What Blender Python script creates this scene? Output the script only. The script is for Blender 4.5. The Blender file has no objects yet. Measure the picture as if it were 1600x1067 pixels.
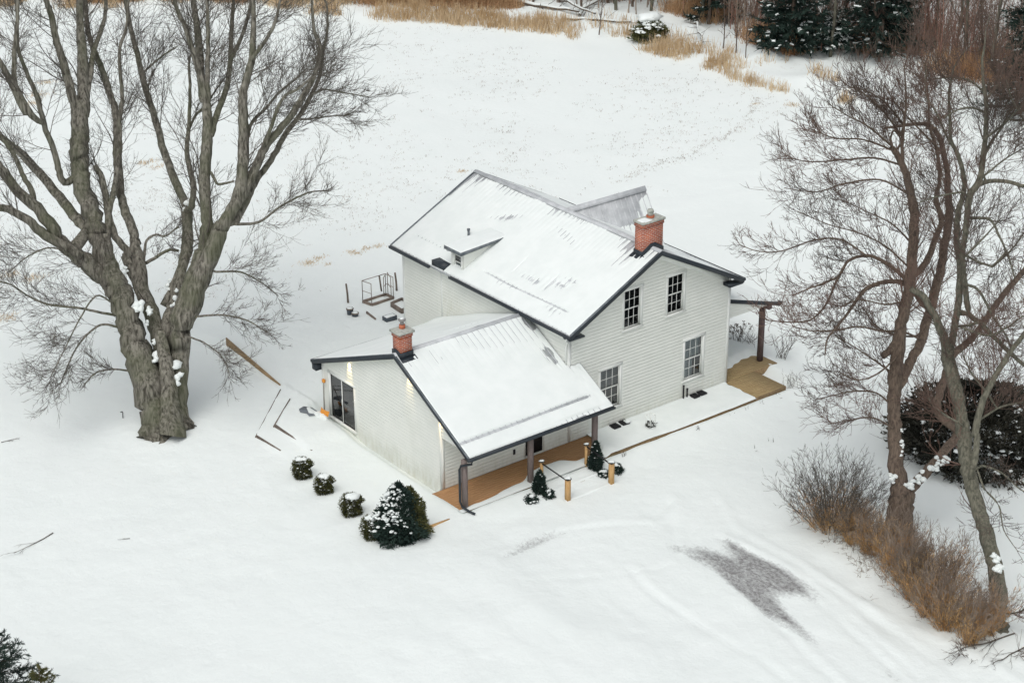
import bpy, math, random
import numpy as np
from mathutils import Vector, Matrix
random.seed(7); RNG = np.random.default_rng(11)
R = math.radians
scene = bpy.context.scene
COL = scene.collection

# ------------------------------------------------------------------ camera
CAM = np.array([-43.9825, -52.9794, 36.0956])
YAW, PITCH, ROLL, FPX = 0.6599, -0.4296, -0.0054, 2940.14
_F = np.array([math.sin(YAW)*math.cos(PITCH), math.cos(YAW)*math.cos(PITCH), math.sin(PITCH)])
_R = np.cross(_F, [0, 0, 1]); _R /= np.linalg.norm(_R); _U = np.cross(_R, _F)
_c, _s = math.cos(ROLL), math.sin(ROLL)
_R, _U = _c*_R+_s*_U, -_s*_R+_c*_U
cd = bpy.data.cameras.new('camera'); cam = bpy.data.objects.new('camera', cd); COL.objects.link(cam)
cam.matrix_world = Matrix(((_R[0], _U[0], -_F[0], CAM[0]), (_R[1], _U[1], -_F[1], CAM[1]), (_R[2], _U[2], -_F[2], CAM[2]), (0, 0, 0, 1)))
cd.sensor_width = 36; cd.lens = FPX*36/1600; cd.clip_start = 1; cd.clip_end = 2500
scene.camera = cam

# ------------------------------------------------------------------ sky and sun (overcast)
SUN_EL, SUN_AZ = R(62), R(236)          # azimuth of the sun, clockwise from +y
w = bpy.data.worlds.new('World'); scene.world = w; w.use_nodes = True
nt = w.node_tree; nt.nodes.clear()
sk = nt.nodes.new('ShaderNodeTexSky'); sk.sky_type = 'NISHITA'; sk.sun_disc = False
sk.sun_elevation = SUN_EL; sk.sun_rotation = SUN_AZ; sk.air_density = 1; sk.dust_density = 3; sk.ozone_density = 1
hs = nt.nodes.new('ShaderNodeHueSaturation'); hs.inputs['Saturation'].default_value = 0.22
bg = nt.nodes.new('ShaderNodeBackground'); bg.inputs['Strength'].default_value = 0.12
wo = nt.nodes.new('ShaderNodeOutputWorld')
nt.links.new(sk.outputs[0], hs.inputs['Color']); nt.links.new(hs.outputs[0], bg.inputs[0]); nt.links.new(bg.outputs[0], wo.inputs[0])
sl = bpy.data.lights.new('sun', 'SUN'); sl.energy = 0.5; sl.angle = R(40); sl.color = (1, 0.97, 0.93)
sun = bpy.data.objects.new('sun', sl); COL.objects.link(sun)
sd = Vector((math.sin(SUN_AZ)*math.cos(SUN_EL), math.cos(SUN_AZ)*math.cos(SUN_EL), math.sin(SUN_EL)))
sun.rotation_euler = sd.to_track_quat('Z', 'Y').to_euler()
vs = scene.view_settings; vs.view_transform = 'Standard'; vs.look = 'None'; vs.gamma = 1; vs.exposure = 0.41

# ------------------------------------------------------------------ point helpers
def ray(px, py): return _F+_R*(px-800)/FPX-_U*(py-533.5)/FPX
def depth(X): return float((np.array(X)-CAM)@_F)
def gp(px, py, z=0.0):
    d = ray(px, py); return CAM+d*(z-CAM[2])/d[2]
def sm(a, b, x):
    t = np.clip((x-a)/(b-a), 0, 1); return t*t*(3-2*t)

# ------------------------------------------------------------------ numpy noise
_H = RNG.random((256, 256))
def vnoise(x, y):
    xi = np.floor(x).astype(int); yi = np.floor(y).astype(int)
    fx = x-xi; fy = y-yi; fx = fx*fx*(3-2*fx); fy = fy*fy*(3-2*fy)
    a = _H[xi % 256, yi % 256]; b = _H[(xi+1) % 256, yi % 256]; c = _H[xi % 256, (yi+1) % 256]; d = _H[(xi+1) % 256, (yi+1) % 256]
    return (a*(1-fx)+b*fx)*(1-fy)+(c*(1-fx)+d*fx)*fy
def fbm(x, y, o=4):
    x = np.asarray(x, float); y = np.asarray(y, float); s = 0; a = .5
    for k in range(o):
        s = s+a*(vnoise(x+17.3*k, y-9.1*k)-.5); x = x*2.03; y = y*2.03; a *= .5
    return s*2

# ------------------------------------------------------------------ materials
def mat(name, col=(.5, .5, .5), rough=.8, metal=0.0, spec=.3):
    m = bpy.data.materials.new(name); m.use_nodes = True
    b = m.node_tree.nodes['Principled BSDF']
    b.inputs['Base Color'].default_value = (*col, 1); b.inputs['Roughness'].default_value = rough
    b.inputs['Metallic'].default_value = metal; b.inputs['Specular IOR Level'].default_value = spec
    return m
def N(m, t, **kw):
    n = m.node_tree.nodes.new(t)
    for k, v in kw.items():
        if k in n.inputs: n.inputs[k].default_value = v
        else: setattr(n, k, v)
    return n
def LK(m, a, b): m.node_tree.links.new(a, b)
def coords(m, scale=(1, 1, 1), rot=(0, 0, 0)):
    g = N(m, 'ShaderNodeNewGeometry'); mp = N(m, 'ShaderNodeMapping')
    mp.inputs['Scale'].default_value = scale; mp.inputs['Rotation'].default_value = rot
    LK(m, g.outputs['Position'], mp.inputs[0]); return mp.outputs[0]
def noise_mix(m, c1, c2, scale=5, stretch=(1, 1, 1), lo=.35, hi=.65, detail=4, bump=0, bdist=.02):
    b = m.node_tree.nodes['Principled BSDF']; co = coords(m, stretch)
    n = N(m, 'ShaderNodeTexNoise', Scale=scale, Detail=detail, Roughness=.6); LK(m, co, n.inputs['Vector'])
    r = N(m, 'ShaderNodeMapRange'); r.inputs['From Min'].default_value = lo; r.inputs['From Max'].default_value = hi
    LK(m, n.outputs[0], r.inputs[0])
    x = N(m, 'ShaderNodeMix', data_type='RGBA'); x.inputs[6].default_value = (*c1, 1); x.inputs[7].default_value = (*c2, 1)
    LK(m, r.outputs[0], x.inputs[0]); LK(m, x.outputs[2], b.inputs['Base Color'])
    if bump:
        bp = N(m, 'ShaderNodeBump', Strength=bump, Distance=bdist); LK(m, n.outputs[0], bp.inputs['Height']); LK(m, bp.outputs[0], b.inputs['Normal'])
    return x, n
def nm(name, c1, c2, rough=.85, **kw):
    m = mat(name, c1, rough); noise_mix(m, c1, c2, **kw); return m

SNOW_C = (.83, .865, .86)
M = {}
M['snow'] = mat('snow', SNOW_C, .75, 0, .2)
noise_mix(M['snow'], (.78, .825, .80), (.83, .87, .845), scale=1.3, bump=.25, bdist=.03)
M['white_siding'] = nm('white_siding', (.735, .755, .70), (.785, .80, .745), .6, scale=1.2)
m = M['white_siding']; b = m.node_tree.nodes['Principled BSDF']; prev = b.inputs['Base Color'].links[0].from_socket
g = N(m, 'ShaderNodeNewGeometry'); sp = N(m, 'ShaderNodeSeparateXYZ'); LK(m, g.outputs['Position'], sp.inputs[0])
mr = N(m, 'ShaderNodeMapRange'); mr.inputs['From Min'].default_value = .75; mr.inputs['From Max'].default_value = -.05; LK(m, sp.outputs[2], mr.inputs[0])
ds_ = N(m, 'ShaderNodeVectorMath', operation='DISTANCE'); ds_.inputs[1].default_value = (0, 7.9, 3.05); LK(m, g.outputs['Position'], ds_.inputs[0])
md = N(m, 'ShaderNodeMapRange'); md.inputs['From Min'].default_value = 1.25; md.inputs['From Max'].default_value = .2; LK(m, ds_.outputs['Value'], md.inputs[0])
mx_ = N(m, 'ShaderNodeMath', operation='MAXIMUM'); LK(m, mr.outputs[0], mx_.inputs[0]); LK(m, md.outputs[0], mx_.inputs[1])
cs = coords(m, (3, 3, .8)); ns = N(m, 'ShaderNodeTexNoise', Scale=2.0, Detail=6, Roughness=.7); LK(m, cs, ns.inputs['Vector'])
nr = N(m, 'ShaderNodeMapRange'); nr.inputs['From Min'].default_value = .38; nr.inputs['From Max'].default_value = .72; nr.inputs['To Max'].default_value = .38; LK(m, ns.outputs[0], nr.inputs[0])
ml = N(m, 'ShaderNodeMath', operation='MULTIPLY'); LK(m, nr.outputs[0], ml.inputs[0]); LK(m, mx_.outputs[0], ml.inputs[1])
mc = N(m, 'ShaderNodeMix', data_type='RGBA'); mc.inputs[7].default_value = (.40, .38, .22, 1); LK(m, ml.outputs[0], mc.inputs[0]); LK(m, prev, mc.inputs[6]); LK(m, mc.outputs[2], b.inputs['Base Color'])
M['trim'] = nm('white_trim', (.77, .79, .75), (.81, .83, .79), .5, scale=3)
M['charcoal'] = nm('charcoal_metal', (.022, .03, .038), (.034, .042, .05), .45, scale=6)
M['metal'] = nm('galvanised_roofing', (.46, .48, .49), (.62, .64, .65), .6, scale=2.5, stretch=(1, 1, 1))
M['darkmetal'] = nm('dark_flashing', (.10, .12, .135), (.2, .22, .235), .45, scale=4)
M['conc'] = nm('chimney_cap', (.33, .35, .31), (.5, .51, .46), .9, scale=9)
M['post'] = nm('weathered_post', (.16, .125, .115), (.24, .20, .185), .85, scale=6, stretch=(6, 6, .8))
M['postb'] = nm('brown_post', (.075, .05, .048), (.13, .095, .09), .85, scale=6, stretch=(6, 6, .8))
M['newwood'] = nm('new_lumber', (.50, .29, .11), (.62, .40, .19), .75, scale=5, stretch=(5, 5, .8))
M['deck'] = nm('deck_boards', (.30, .21, .10), (.44, .33, .17), .8, scale=3, stretch=(.5, 5, 1), lo=.3, hi=.7)
M['deckw'] = nm('deck_boards_warm', (.36, .19, .085), (.47, .27, .13), .8, scale=3, stretch=(.5, 5, 1), lo=.3, hi=.7)
M['board'] = nm('retaining_wood', (.22, .15, .08), (.34, .24, .13), .85, scale=3, stretch=(3, .5, 3))
M['greyboard'] = nm('grey_wood', (.13, .105, .085), (.22, .18, .15), .85, scale=3)
M['black'] = mat('black_metal', (.015, .015, .017), .5)
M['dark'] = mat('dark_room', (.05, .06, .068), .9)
M['blind'] = mat('grey_blind', (.20, .215, .22), .9)
M['curtain'] = mat('curtain', (.5, .55, .56), .9)
M['orange'] = mat('orange_plastic', (.75, .30, .04), .5)
M['terracotta'] = nm('clay_flue', (.42, .12, .06), (.5, .17, .09), .8, scale=8)
M['galv'] = mat('galvanised_wire', (.28, .27, .26), .6, .3)
M['rust'] = nm('aged_wood_frame', (.18, .14, .115), (.27, .22, .18), .8, scale=8)
M['pot'] = mat('plastic_pot', (.07, .085, .10), .6)
M['bark'] = mat('maple_bark', (.1, .1, .08), .95)
x, n = noise_mix(M['bark'], (.05, .046, .036), (.25, .235, .195), scale=4.2, stretch=(2.4, 2.4, .30), lo=.36, hi=.62, detail=8, bump=.9, bdist=.05)
b = M['bark'].node_tree.nodes['Principled BSDF']; cm = coords(M['bark']); nn_ = N(M['bark'], 'ShaderNodeTexNoise', Scale=.7, Detail=3); LK(M['bark'], cm, nn_.inputs['Vector'])
rm_ = N(M['bark'], 'ShaderNodeMapRange'); rm_.inputs['From Min'].default_value = .45; rm_.inputs['From Max'].default_value = .65; rm_.inputs['To Max'].default_value = .55; LK(M['bark'], nn_.outputs[0], rm_.inputs[0])
xm = N(M['bark'], 'ShaderNodeMix', data_type='RGBA'); xm.inputs[7].default_value = (.10, .11, .062, 1); LK(M['bark'], x.outputs[2], xm.inputs[6]); LK(M['bark'], rm_.outputs[0], xm.inputs[0]); LK(M['bark'], xm.outputs[2], b.inputs['Base Color'])
M['bark_red'] = nm('ruddy_bark', (.085, .064, .05), (.19, .145, .11), .95, scale=6, stretch=(2, 2, .4), bump=.8, bdist=.05)
M['bark_grey'] = nm('grey_bark', (.08, .08, .06), (.20, .19, .145), .95, scale=6, stretch=(2, 2, .4), bump=.8, bdist=.05)
M['twig'] = nm('twig', (.085, .075, .062), (.14, .125, .105), .9, scale=.6)
M['twig_red'] = nm('reddish_twig', (.085, .07, .058), (.18, .115, .09), .9, scale=.35)
M['stem_tan'] = nm('tan_stem', (.20, .16, .125), (.36, .29, .23), .9, scale=.5)
M['stem_red'] = nm('red_stem', (.25, .125, .095), (.36, .22, .17), .9, scale=.4)
M['grass'] = nm('dry_grass', (.46, .31, .16), (.66, .52, .34), .95, scale=.5)
M['grass_o'] = nm('orange_grass', (.45, .235, .09), (.64, .42, .20), .95, scale=.4)
M['brush'] = nm('rusty_brush', (.37, .20, .10), (.56, .37, .21), .95, scale=.35)
M['spruce'] = nm('spruce_needles', (.010, .024, .019), (.03, .055, .042), .8, scale=1.5)
M['spruce_ol'] = nm('olive_needles', (.065, .07, .022), (.12, .12, .045), .8, scale=2)
M['box'] = nm('boxwood_leaf', (.045, .052, .014), (.10, .10, .03), .8, scale=5)
M['dkbush'] = nm('dark_leaf', (.016, .018, .013), (.045, .043, .03), .8, scale=1)

m = mat('brick', (.4, .12, .06), .85); M['brick'] = m
b = m.node_tree.nodes['Principled BSDF']; g = N(m, 'ShaderNodeNewGeometry'); sp = N(m, 'ShaderNodeSeparateXYZ'); LK(m, g.outputs['Position'], sp.inputs[0])
ad = N(m, 'ShaderNodeMath', operation='ADD'); LK(m, sp.outputs[0], ad.inputs[0]); LK(m, sp.outputs[1], ad.inputs[1])
cb = N(m, 'ShaderNodeCombineXYZ'); LK(m, ad.outputs[0], cb.inputs[0]); LK(m, sp.outputs[2], cb.inputs[1])
bt = N(m, 'ShaderNodeTexBrick', Scale=1.0); bt.inputs['Brick Width'].default_value = .225; bt.inputs['Row Height'].default_value = .078; bt.inputs['Mortar Size'].default_value = .009
bt.inputs['Color1'].default_value = (.50, .13, .055, 1); bt.inputs['Color2'].default_value = (.33, .075, .04, 1); bt.inputs['Mortar'].default_value = (.5, .43, .38, 1)
LK(m, cb.outputs[0], bt.inputs['Vector']); LK(m, bt.outputs['Color'], b.inputs['Base Color'])
bp = N(m, 'ShaderNodeBump', Strength=.5, Distance=.01); bp.invert = True; LK(m, bt.outputs['Fac'], bp.inputs['Height']); LK(m, bp.outputs[0], b.inputs['Normal'])

m = bpy.data.materials.new('window_glass'); m.use_nodes = True; M['glass'] = m; t = m.node_tree; t.nodes.clear()
o = t.nodes.new('ShaderNodeOutputMaterial'); mx = t.nodes.new('ShaderNodeMixShader'); tr = t.nodes.new('ShaderNodeBsdfTransparent'); gl = t.nodes.new('ShaderNodeBsdfGlossy'); gl.inputs['Roughness'].default_value = .03
fr = t.nodes.new('ShaderNodeFresnel'); fr.inputs[0].default_value = 1.6; mm = t.nodes.new('ShaderNodeMath'); mm.operation = 'MULTIPLY_ADD'; mm.inputs[1].default_value = 1.9; mm.inputs[2].default_value = .0
tr.inputs[0].default_value = (.75, .82, .83, 1)
t.links.new(fr.outputs[0], mm.inputs[0]); t.links.new(mm.outputs[0], mx.inputs[0]); t.links.new(tr.outputs[0], mx.inputs[1]); t.links.new(gl.outputs[0], mx.inputs[2]); t.links.new(mx.outputs[0], o.inputs[0])

def emis(name, col, s):
    m = mat(name, col); b = m.node_tree.nodes['Principled BSDF']; b.inputs['Emission Color'].default_value = (*col, 1); b.inputs['Emission Strength'].default_value = s; return m
M['lamp'] = emis('lit_lamp', (1, .8, .45), 6)

# ------------------------------------------------------------------ mesh builder
def root_loc(o):
    v = Vector((0, 0, 0))
    while o is not None: v = v+o.location; o = o.parent
    return np.array(v)
def mesh_np(name, V, F, m, parent=None, smooth=False, loc=None):
    """V (n,3) array in world coordinates, F (k,3|4) array or list of arrays"""
    me = bpy.data.meshes.new(name)
    off = root_loc(parent) if parent is not None else (np.array(loc, float) if loc is not None else np.zeros(3))
    V = np.asarray(V, float)-off
    Fs = F if isinstance(F, list) and len(F) and isinstance(F[0], np.ndarray) and F[0].ndim == 2 else None
    me.vertices.add(len(V)); me.vertices.foreach_set('co', V.ravel())
    if Fs is None and isinstance(F, np.ndarray): Fs = [F]
    if Fs is not None:
        sizes = np.concatenate([np.full(len(f), f.shape[1]) for f in Fs]); idx = np.concatenate([f.ravel() for f in Fs])
    else:
        sizes = np.array([len(f) for f in F]); idx = np.array([i for f in F for i in f])
    st = np.concatenate([[0], np.cumsum(sizes)[:-1]])
    me.loops.add(len(idx)); me.loops.foreach_set('vertex_index', idx.astype(np.int32))
    me.polygons.add(len(sizes)); me.polygons.foreach_set('loop_start', st.astype(np.int32)); me.polygons.foreach_set('loop_total', sizes.astype(np.int32))
    if smooth: me.polygons.foreach_set('use_smooth', np.ones(len(sizes), bool))
    me.materials.append(m); me.update(calc_edges=True); me.validate()
    o = bpy.data.objects.new(name, me); COL.objects.link(o)
    if parent is not None: o.parent = parent
    elif loc is not None: o.location = loc
    return o
class MB:
    def __init__(s): s.v = []; s.f = []
    def add(s, vs, fs):
        k = len(s.v); s.v += [tuple(map(float, p)) for p in vs]; s.f += [tuple(i+k for i in f) for f in fs]; return s
    def box(s, x0, x1, y0, y1, z0, z1):
        return s.add([(x0, y0, z0), (x1, y0, z0), (x1, y1, z0), (x0, y1, z0), (x0, y0, z1), (x1, y0, z1), (x1, y1, z1), (x0, y1, z1)],
                     [(0, 3, 2, 1), (4, 5, 6, 7), (0, 1, 5, 4), (1, 2, 6, 5), (2, 3, 7, 6), (3, 0, 4, 7)])
    def ext(s, poly, d):
        """extrude 3-D polygon by vector d"""
        n = len(poly); p2 = [tuple(np.array(p)+np.array(d)) for p in poly]
        return s.add(list(poly)+p2, [tuple(range(n))[::-1], tuple(range(n, 2*n))]+[(i, (i+1) % n, n+(i+1) % n, n+i) for i in range(n)])
    def bar(s, a, b, w, h, up=(0, 0, 1)):
        a = np.array(a, float); b = np.array(b, float); t = b-a; t /= np.linalg.norm(t)
        r = np.cross(t, up)
        if np.linalg.norm(r) < 1e-4: r = np.cross(t, (1, 0, 0))
        r /= np.linalg.norm(r); u = np.cross(r, t)
        return s.ext([a-r*w/2-u*h/2, a+r*w/2-u*h/2, a+r*w/2+u*h/2, a-r*w/2+u*h/2], b-a)
    def tube(s, pts, rad, n=8, cap=True):
        P = [np.array(p, float) for p in pts]; k = len(s.v)
        if not hasattr(rad, '__len__'): rad = [rad]*len(P)
        for i, p in enumerate(P):
            t = P[min(i+1, len(P)-1)]-P[max(i-1, 0)]; t /= np.linalg.norm(t)+1e-9
            a = np.cross(t, (0, 0, 1) if abs(t[2]) < .9 else (1, 0, 0)); a /= np.linalg.norm(a); c = np.cross(t, a)
            for j in range(n):
                q = p+rad[i]*(a*math.cos(2*math.pi*j/n)+c*math.sin(2*math.pi*j/n)); s.v.append(tuple(q))
        for i in range(len(P)-1):
            for j in range(n): s.f.append((k+i*n+j, k+i*n+(j+1) % n, k+(i+1)*n+(j+1) % n, k+(i+1)*n+j))
        if cap: s.f.append(tuple(k+j for j in range(n))[::-1]); s.f.append(tuple(k+(len(P)-1)*n+j for j in range(n)))
        return s
    def build(s, name, m, parent=None, smooth=False, loc=None):
        return mesh_np(name, np.array(s.v), list(s.f), m, parent, smooth, loc)
def thing(name, label, cat, loc=(0, 0, 0), group=None):
    o = bpy.data.objects.new(name, None); COL.objects.link(o); o.location = loc; o.empty_display_size = .3
    o['label'] = label; o['category'] = cat
    if group: o['group'] = group
    return o
def tag(o, label=None, cat=None, group=None, kind=None):
    if label: o['label'] = label
    if cat: o['category'] = cat
    if group: o['group'] = group
    if kind: o['kind'] = kind
    return o
def dup(o, parent=None):
    c = o.copy(); COL.objects.link(c); c.parent = parent
    for ch in o.children: dup(ch, c)
    return c

# ------------------------------------------------------------------ terrain
FIELD = [(-900, 12), (-300, 12), (0, 12), (300, 14), (522, 24), (650, 33), (755, 42), (837, 54), (901, 64), (965, 71), (1017, 86), (1100, 112), (1172, 140), (1253, 153), (1400, 180), (1700, 225), (2500, 350)]
FW = np.array([gp(*q)[:2] for q in FIELD])
def side_of_field(x, y):
    """signed distance (m) beyond the field edge, positive in the rough ground"""
    d = np.full(np.shape(x), 1e9); sg = np.zeros(np.shape(x))
    for a, b in zip(FW[:-1], FW[1:]):
        ab = b-a; L2 = ab@ab; t = np.clip(((x-a[0])*ab[0]+(y-a[1])*ab[1])/L2, 0, 1)
        dx = x-(a[0]+t*ab[0]); dy = y-(a[1]+t*ab[1]); dd = np.hypot(dx, dy)
        cr = -(ab[0]*(y-a[1])-ab[1]*(x-a[0]))
        k = dd < d; d = np.where(k, dd, d); sg = np.where(k, -np.sign(cr), sg)
    return d*sg
RUTS = [([(985, 880), (1000, 905), (1040, 935), (1100, 975), (1180, 1020), (1240, 1067), (1300, 1110)], 1.0), ([(1080, 862), (1150, 905), (1210, 965), (1260, 1020), (1310, 1067), (1350, 1110)], 1.2),
        ([(1120, 830), (1210, 880), (1300, 955), (1400, 1050), (1450, 1100)], 1.2), ([(1165, 850), (1260, 905), (1340, 975), (1440, 1067), (1480, 1110)], 1.0), ([(1230, 865), (1320, 930), (1430, 1010), (1530, 1080)], .8),
        ([(1120, 775), (1135, 810), (1150, 832)], .7), ([(1045, 775), (1050, 815), (1056, 852)], .6), ([(1120, 778), (1098, 805), (1072, 832)], .6), ([(1046, 778), (1020, 802)], .5),
        ([(785, 868), (830, 842), (880, 822), (960, 812), (1010, 812)], .8), ([(810, 905), (870, 897), (950, 893), (1010, 885), (1045, 876)], .6), ([(800, 900), (825, 888), (850, 880)], .5), ([(915, 912), (950, 945), (975, 970)], .4), ([(1035, 1020), (1040, 1045), (1045, 1080)], .5)]
RUTW = [(np.array([gp(*q)[:2] for q in L]), a) for L, a in RUTS]
def rut_profile(x, y):
    """sunk wheel line with a low shoulder on one side"""
    out = np.zeros(np.shape(x)); near = (np.abs(x+2) < 9) & (y < 2) & (y > -32); xs, ys = x[near], y[near]; o_ = np.zeros(xs.shape); dirt = np.zeros(xs.shape)
    for L, a in RUTW:
        best = np.full(xs.shape, 9.); 
        for p, q in zip(L[:-1], L[1:]):
            ab = q-p; t = np.clip(((xs-p[0])*ab[0]+(ys-p[1])*ab[1])/(ab@ab), 0, 1); dx = xs-p[0]-t*ab[0]; dy = ys-p[1]-t*ab[1]; d = np.hypot(dx, dy)*np.sign(ab[0]*dy-ab[1]*dx+1e-9); best = np.where(np.abs(d) < np.abs(best), d, best)
        k = .4+.9*vnoise(xs*.7+3*a, ys*.7); o_ += a*k*(-.045*np.exp(-(best/.15)**2)+.035*np.exp(-((best-.32)/.16)**2)); dirt += a*k*np.exp(-(best/.17)**2)
    out[near] = o_; dd = np.zeros(np.shape(x)); dd[near] = dirt; return out, dd
def ground_z(x, y):
    x = np.asarray(x, float); y = np.asarray(y, float)
    z = fbm(x*.035, y*.035, 3)*.5*sm(14, 45, np.hypot(x-2, y-4))
    z = z+.08*fbm(x*.35, y*.35, 4)+.035*fbm(x*1.5+5, y*1.5, 3)+.05*fbm(x*.9+3, y*.22, 3)*sm(-4, -8, y)*sm(8, 3, x)
    z = z+.30*np.exp(-((x+12.5)**2+(y-10.9)**2)/5.5)+.10*np.exp(-((x-4.7)**2+(y+13.8)**2)/2.5)+.10*np.exp(-((x-2.8)**2+(y+20)**2)/2.5)
    # house pad: falls away in front toward the right
    z = z-.34*sm(1, 11, x)*np.maximum(sm(-1.7, -2.6, y), sm(11.5, 14, x))*sm(34, 16, np.hypot(x-9, y))
    z = z-.22*sm(-1.9, -3.6, y)*sm(-9, -6, x)*sm(-22, -8, y)
    # keep the snow under the house and its decks
    inside = sm(-6.9, -6.5, x)*sm(11.8, 11.4, x)*sm(-1.98, -1.85, y)*sm(9.5, 8.9, y)
    z = z*(1-inside)-.32*inside
    # terrace west of the addition
    z = z+.13*sm(-8.98, -8.8, x)*sm(5.0, 6.8, y)*sm(8.55, 8.3, y-(x+8.86))*sm(-6.2, -6.4, x)
    z = z+.10*sm(-9.98, -9.8, x)*sm(5.6, 6.8, y)*sm(8.45, 8.2, y-(x+9.88))*sm(-6.2, -6.4, x)
    z = z+.36*sm(-6.62, -6.5, x)*sm(11.5, 16.5, y)*sm(20, 16.4, y)*sm(2, -6, x)
    z = z-.12*sm(-6.3, -9.5, x)*sm(11, 15, y)*sm(22, 16, y)*sm(-14, -10, x)
    # driveway ruts
    if x.size > 50: z = z+rut_profile(x, y)[0]
    z = z+.05*np.exp(-((x-.75-.2*np.sin(y*.5))/.22)**2)*sm(-8, -10, y)*(.4+vnoise(y*.8, x*0+2))+.09*sm(1.0, 3.5, x)*sm(8, 3, x)*sm(-7, -10, y)
    # rough ground beyond the field edge
    s = side_of_field(x, y)
    z = z+sm(-1, 3, s)*(.5*fbm(x*.55, y*.55, 3)+.25+.35*fbm(x*.2, y*.2+9, 2))
    # far ground rises a little under the woods
    return z
fx = np.concatenate([-np.geomspace(900, 60, 14), np.arange(-56, -27, 1.2), np.arange(-27, 15, .16), np.arange(15, 30, .4), np.arange(30, 95, .7), np.geomspace(96, 900, 16)])
fy = np.concatenate([-np.geomspace(900, 60, 14), np.arange(-56, -24, 1.2), np.arange(-24, 20, .16), np.arange(20, 30, .4), np.arange(30, 110, .7), np.geomspace(112, 900, 16)])
GX, GY = np.meshgrid(fx, fy, indexing='ij'); GZ = ground_z(GX, GY)
nx, ny = GX.shape; ii = np.arange(nx*ny).reshape(nx, ny)
GF = np.stack([ii[:-1, :-1], ii[1:, :-1], ii[1:, 1:], ii[:-1, 1:]], -1).reshape(-1, 4)
m = mat('snowy_ground', SNOW_C, .8, 0, .2); M['ground'] = m; b = m.node_tree.nodes['Principled BSDF']
gr = mesh_np('ground', np.stack([GX, GY, GZ], -1).reshape(-1, 3), GF, m, smooth=True); tag(gr, kind='structure')
# bare gravel where tyres have scraped the drive, and thin snow on the field: painted where the ground itself is bare
def blob(cx, cy, sx, sy, a=0):
    dx = GX-cx; dy = GY-cy; c, s_ = math.cos(a), math.sin(a); u = dx*c+dy*s_; v = -dx*s_+dy*c
    return np.exp(-(u/sx)**2-(v/sy)**2)
def seg(p, q, wd):
    a = gp(*p)[:2]; b_ = gp(*q)[:2]; ab = b_-a; L = np.hypot(*ab); c = (a+b_)/2
    return blob(c[0], c[1], L*.55, wd, math.atan2(ab[1], ab[0]))
gravel = np.clip(1.2*seg((1105, 855), (1225, 960), .45)+1.12*seg((1150, 862), (1260, 925), .65)+.6*seg((1190, 930), (1300, 1020), .32)+.62*seg((1030, 838), (1120, 872), .5)+.5*seg((1120, 835), (1200, 880), .35)+.62*seg((1140, 880), (1230, 925), .9)+.5*seg((1360, 1030), (1420, 1075), .35)
                 + .42*seg((800, 850), (900, 815), .7)+.36*seg((760, 880), (850, 830), .5)+.3*seg((900, 870), (1000, 845), .5)+.4*seg((1130, 830), (1160, 850), .3)+.28*seg((1000, 888), (1020, 892), .2)+.20*rut_profile(GX, GY)[1], 0, 1)
sf = side_of_field(GX, GY)
fieldm = sm(8, 20, GX*.56+GY*.72-12)*sm(3, -3, sf)*.6+sm(0, 2, sf)*.9
for nm_, arr in (('gravel', gravel), ('stubble', fieldm)):
    at = gr.data.attributes.new(nm_, 'FLOAT', 'POINT'); at.data.foreach_set('value', arr.ravel().astype(np.float32))
co = coords(m, (2.2, .8, 1)); nz = N(m, 'ShaderNodeTexNoise', Scale=3.2, Detail=10, Roughness=.85); LK(m, co, nz.inputs['Vector'])
a1 = N(m, 'ShaderNodeAttribute', attribute_name='gravel')
ma = N(m, 'ShaderNodeMath', operation='MULTIPLY_ADD'); ma.inputs[1].default_value = .42; LK(m, a1.outputs['Fac'], ma.inputs[0])
nf = N(m, 'ShaderNodeTexNoise', Scale=7.0, Detail=8, Roughness=.8); cf = coords(m, (1.3, 1, 1)); LK(m, cf, nf.inputs['Vector'])
mh = N(m, 'ShaderNodeMix', data_type='FLOAT'); mh.inputs[0].default_value = .48; LK(m, nz.outputs[0], mh.inputs[2]); LK(m, nf.outputs[0], mh.inputs[3]); LK(m, mh.outputs[0], ma.inputs[2])
mr = N(m, 'ShaderNodeMapRange'); mr.inputs['From Min'].default_value = .70; mr.inputs['From Max'].default_value = .98; mr.inputs['To Max'].default_value = .95; LK(m, ma.outputs[0], mr.inputs[0])
m1 = N(m, 'ShaderNodeMix', data_type='RGBA'); m1.inputs[7].default_value = (.17, .16, .16, 1); LK(m, mr.outputs[0], m1.inputs[0])
co2 = coords(m, (1, 1, 1)); n2 = N(m, 'ShaderNodeTexNoise', Scale=.25, Detail=3); LK(m, co2, n2.inputs['Vector'])
m0 = N(m, 'ShaderNodeMix', data_type='RGBA'); m0.inputs[6].default_value = (.785, .835, .808, 1); m0.inputs[7].default_value = (.835, .875, .85, 1); LK(m, n2.outputs[0], m0.inputs[0])
LK(m, m0.outputs[2], m1.inputs[6])
n3 = N(m, 'ShaderNodeTexNoise', Scale=2.2, Detail=8, Roughness=.75); LK(m, co2, n3.inputs['Vector'])
a2 = N(m, 'ShaderNodeAttribute', attribute_name='stubble')
mb = N(m, 'ShaderNodeMath', operation='MULTIPLY_ADD'); mb.inputs[1].default_value = .16; LK(m, a2.outputs['Fac'], mb.inputs[0]); LK(m, n3.outputs[0], mb.inputs[2])
mr2 = N(m, 'ShaderNodeMapRange'); mr2.inputs['From Min'].default_value = .73; mr2.inputs['From Max'].default_value = .88; mr2.inputs['To Max'].default_value = .55; LK(m, mb.outputs[0], mr2.inputs[0])
m2 = N(m, 'ShaderNodeMix', data_type='RGBA'); m2.inputs[7].default_value = (.42, .37, .31, 1); LK(m, mr2.outputs[0], m2.inputs[0]); LK(m, m1.outputs[2], m2.inputs[6])
LK(m, m2.outputs[2], b.inputs['Base Color'])
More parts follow.
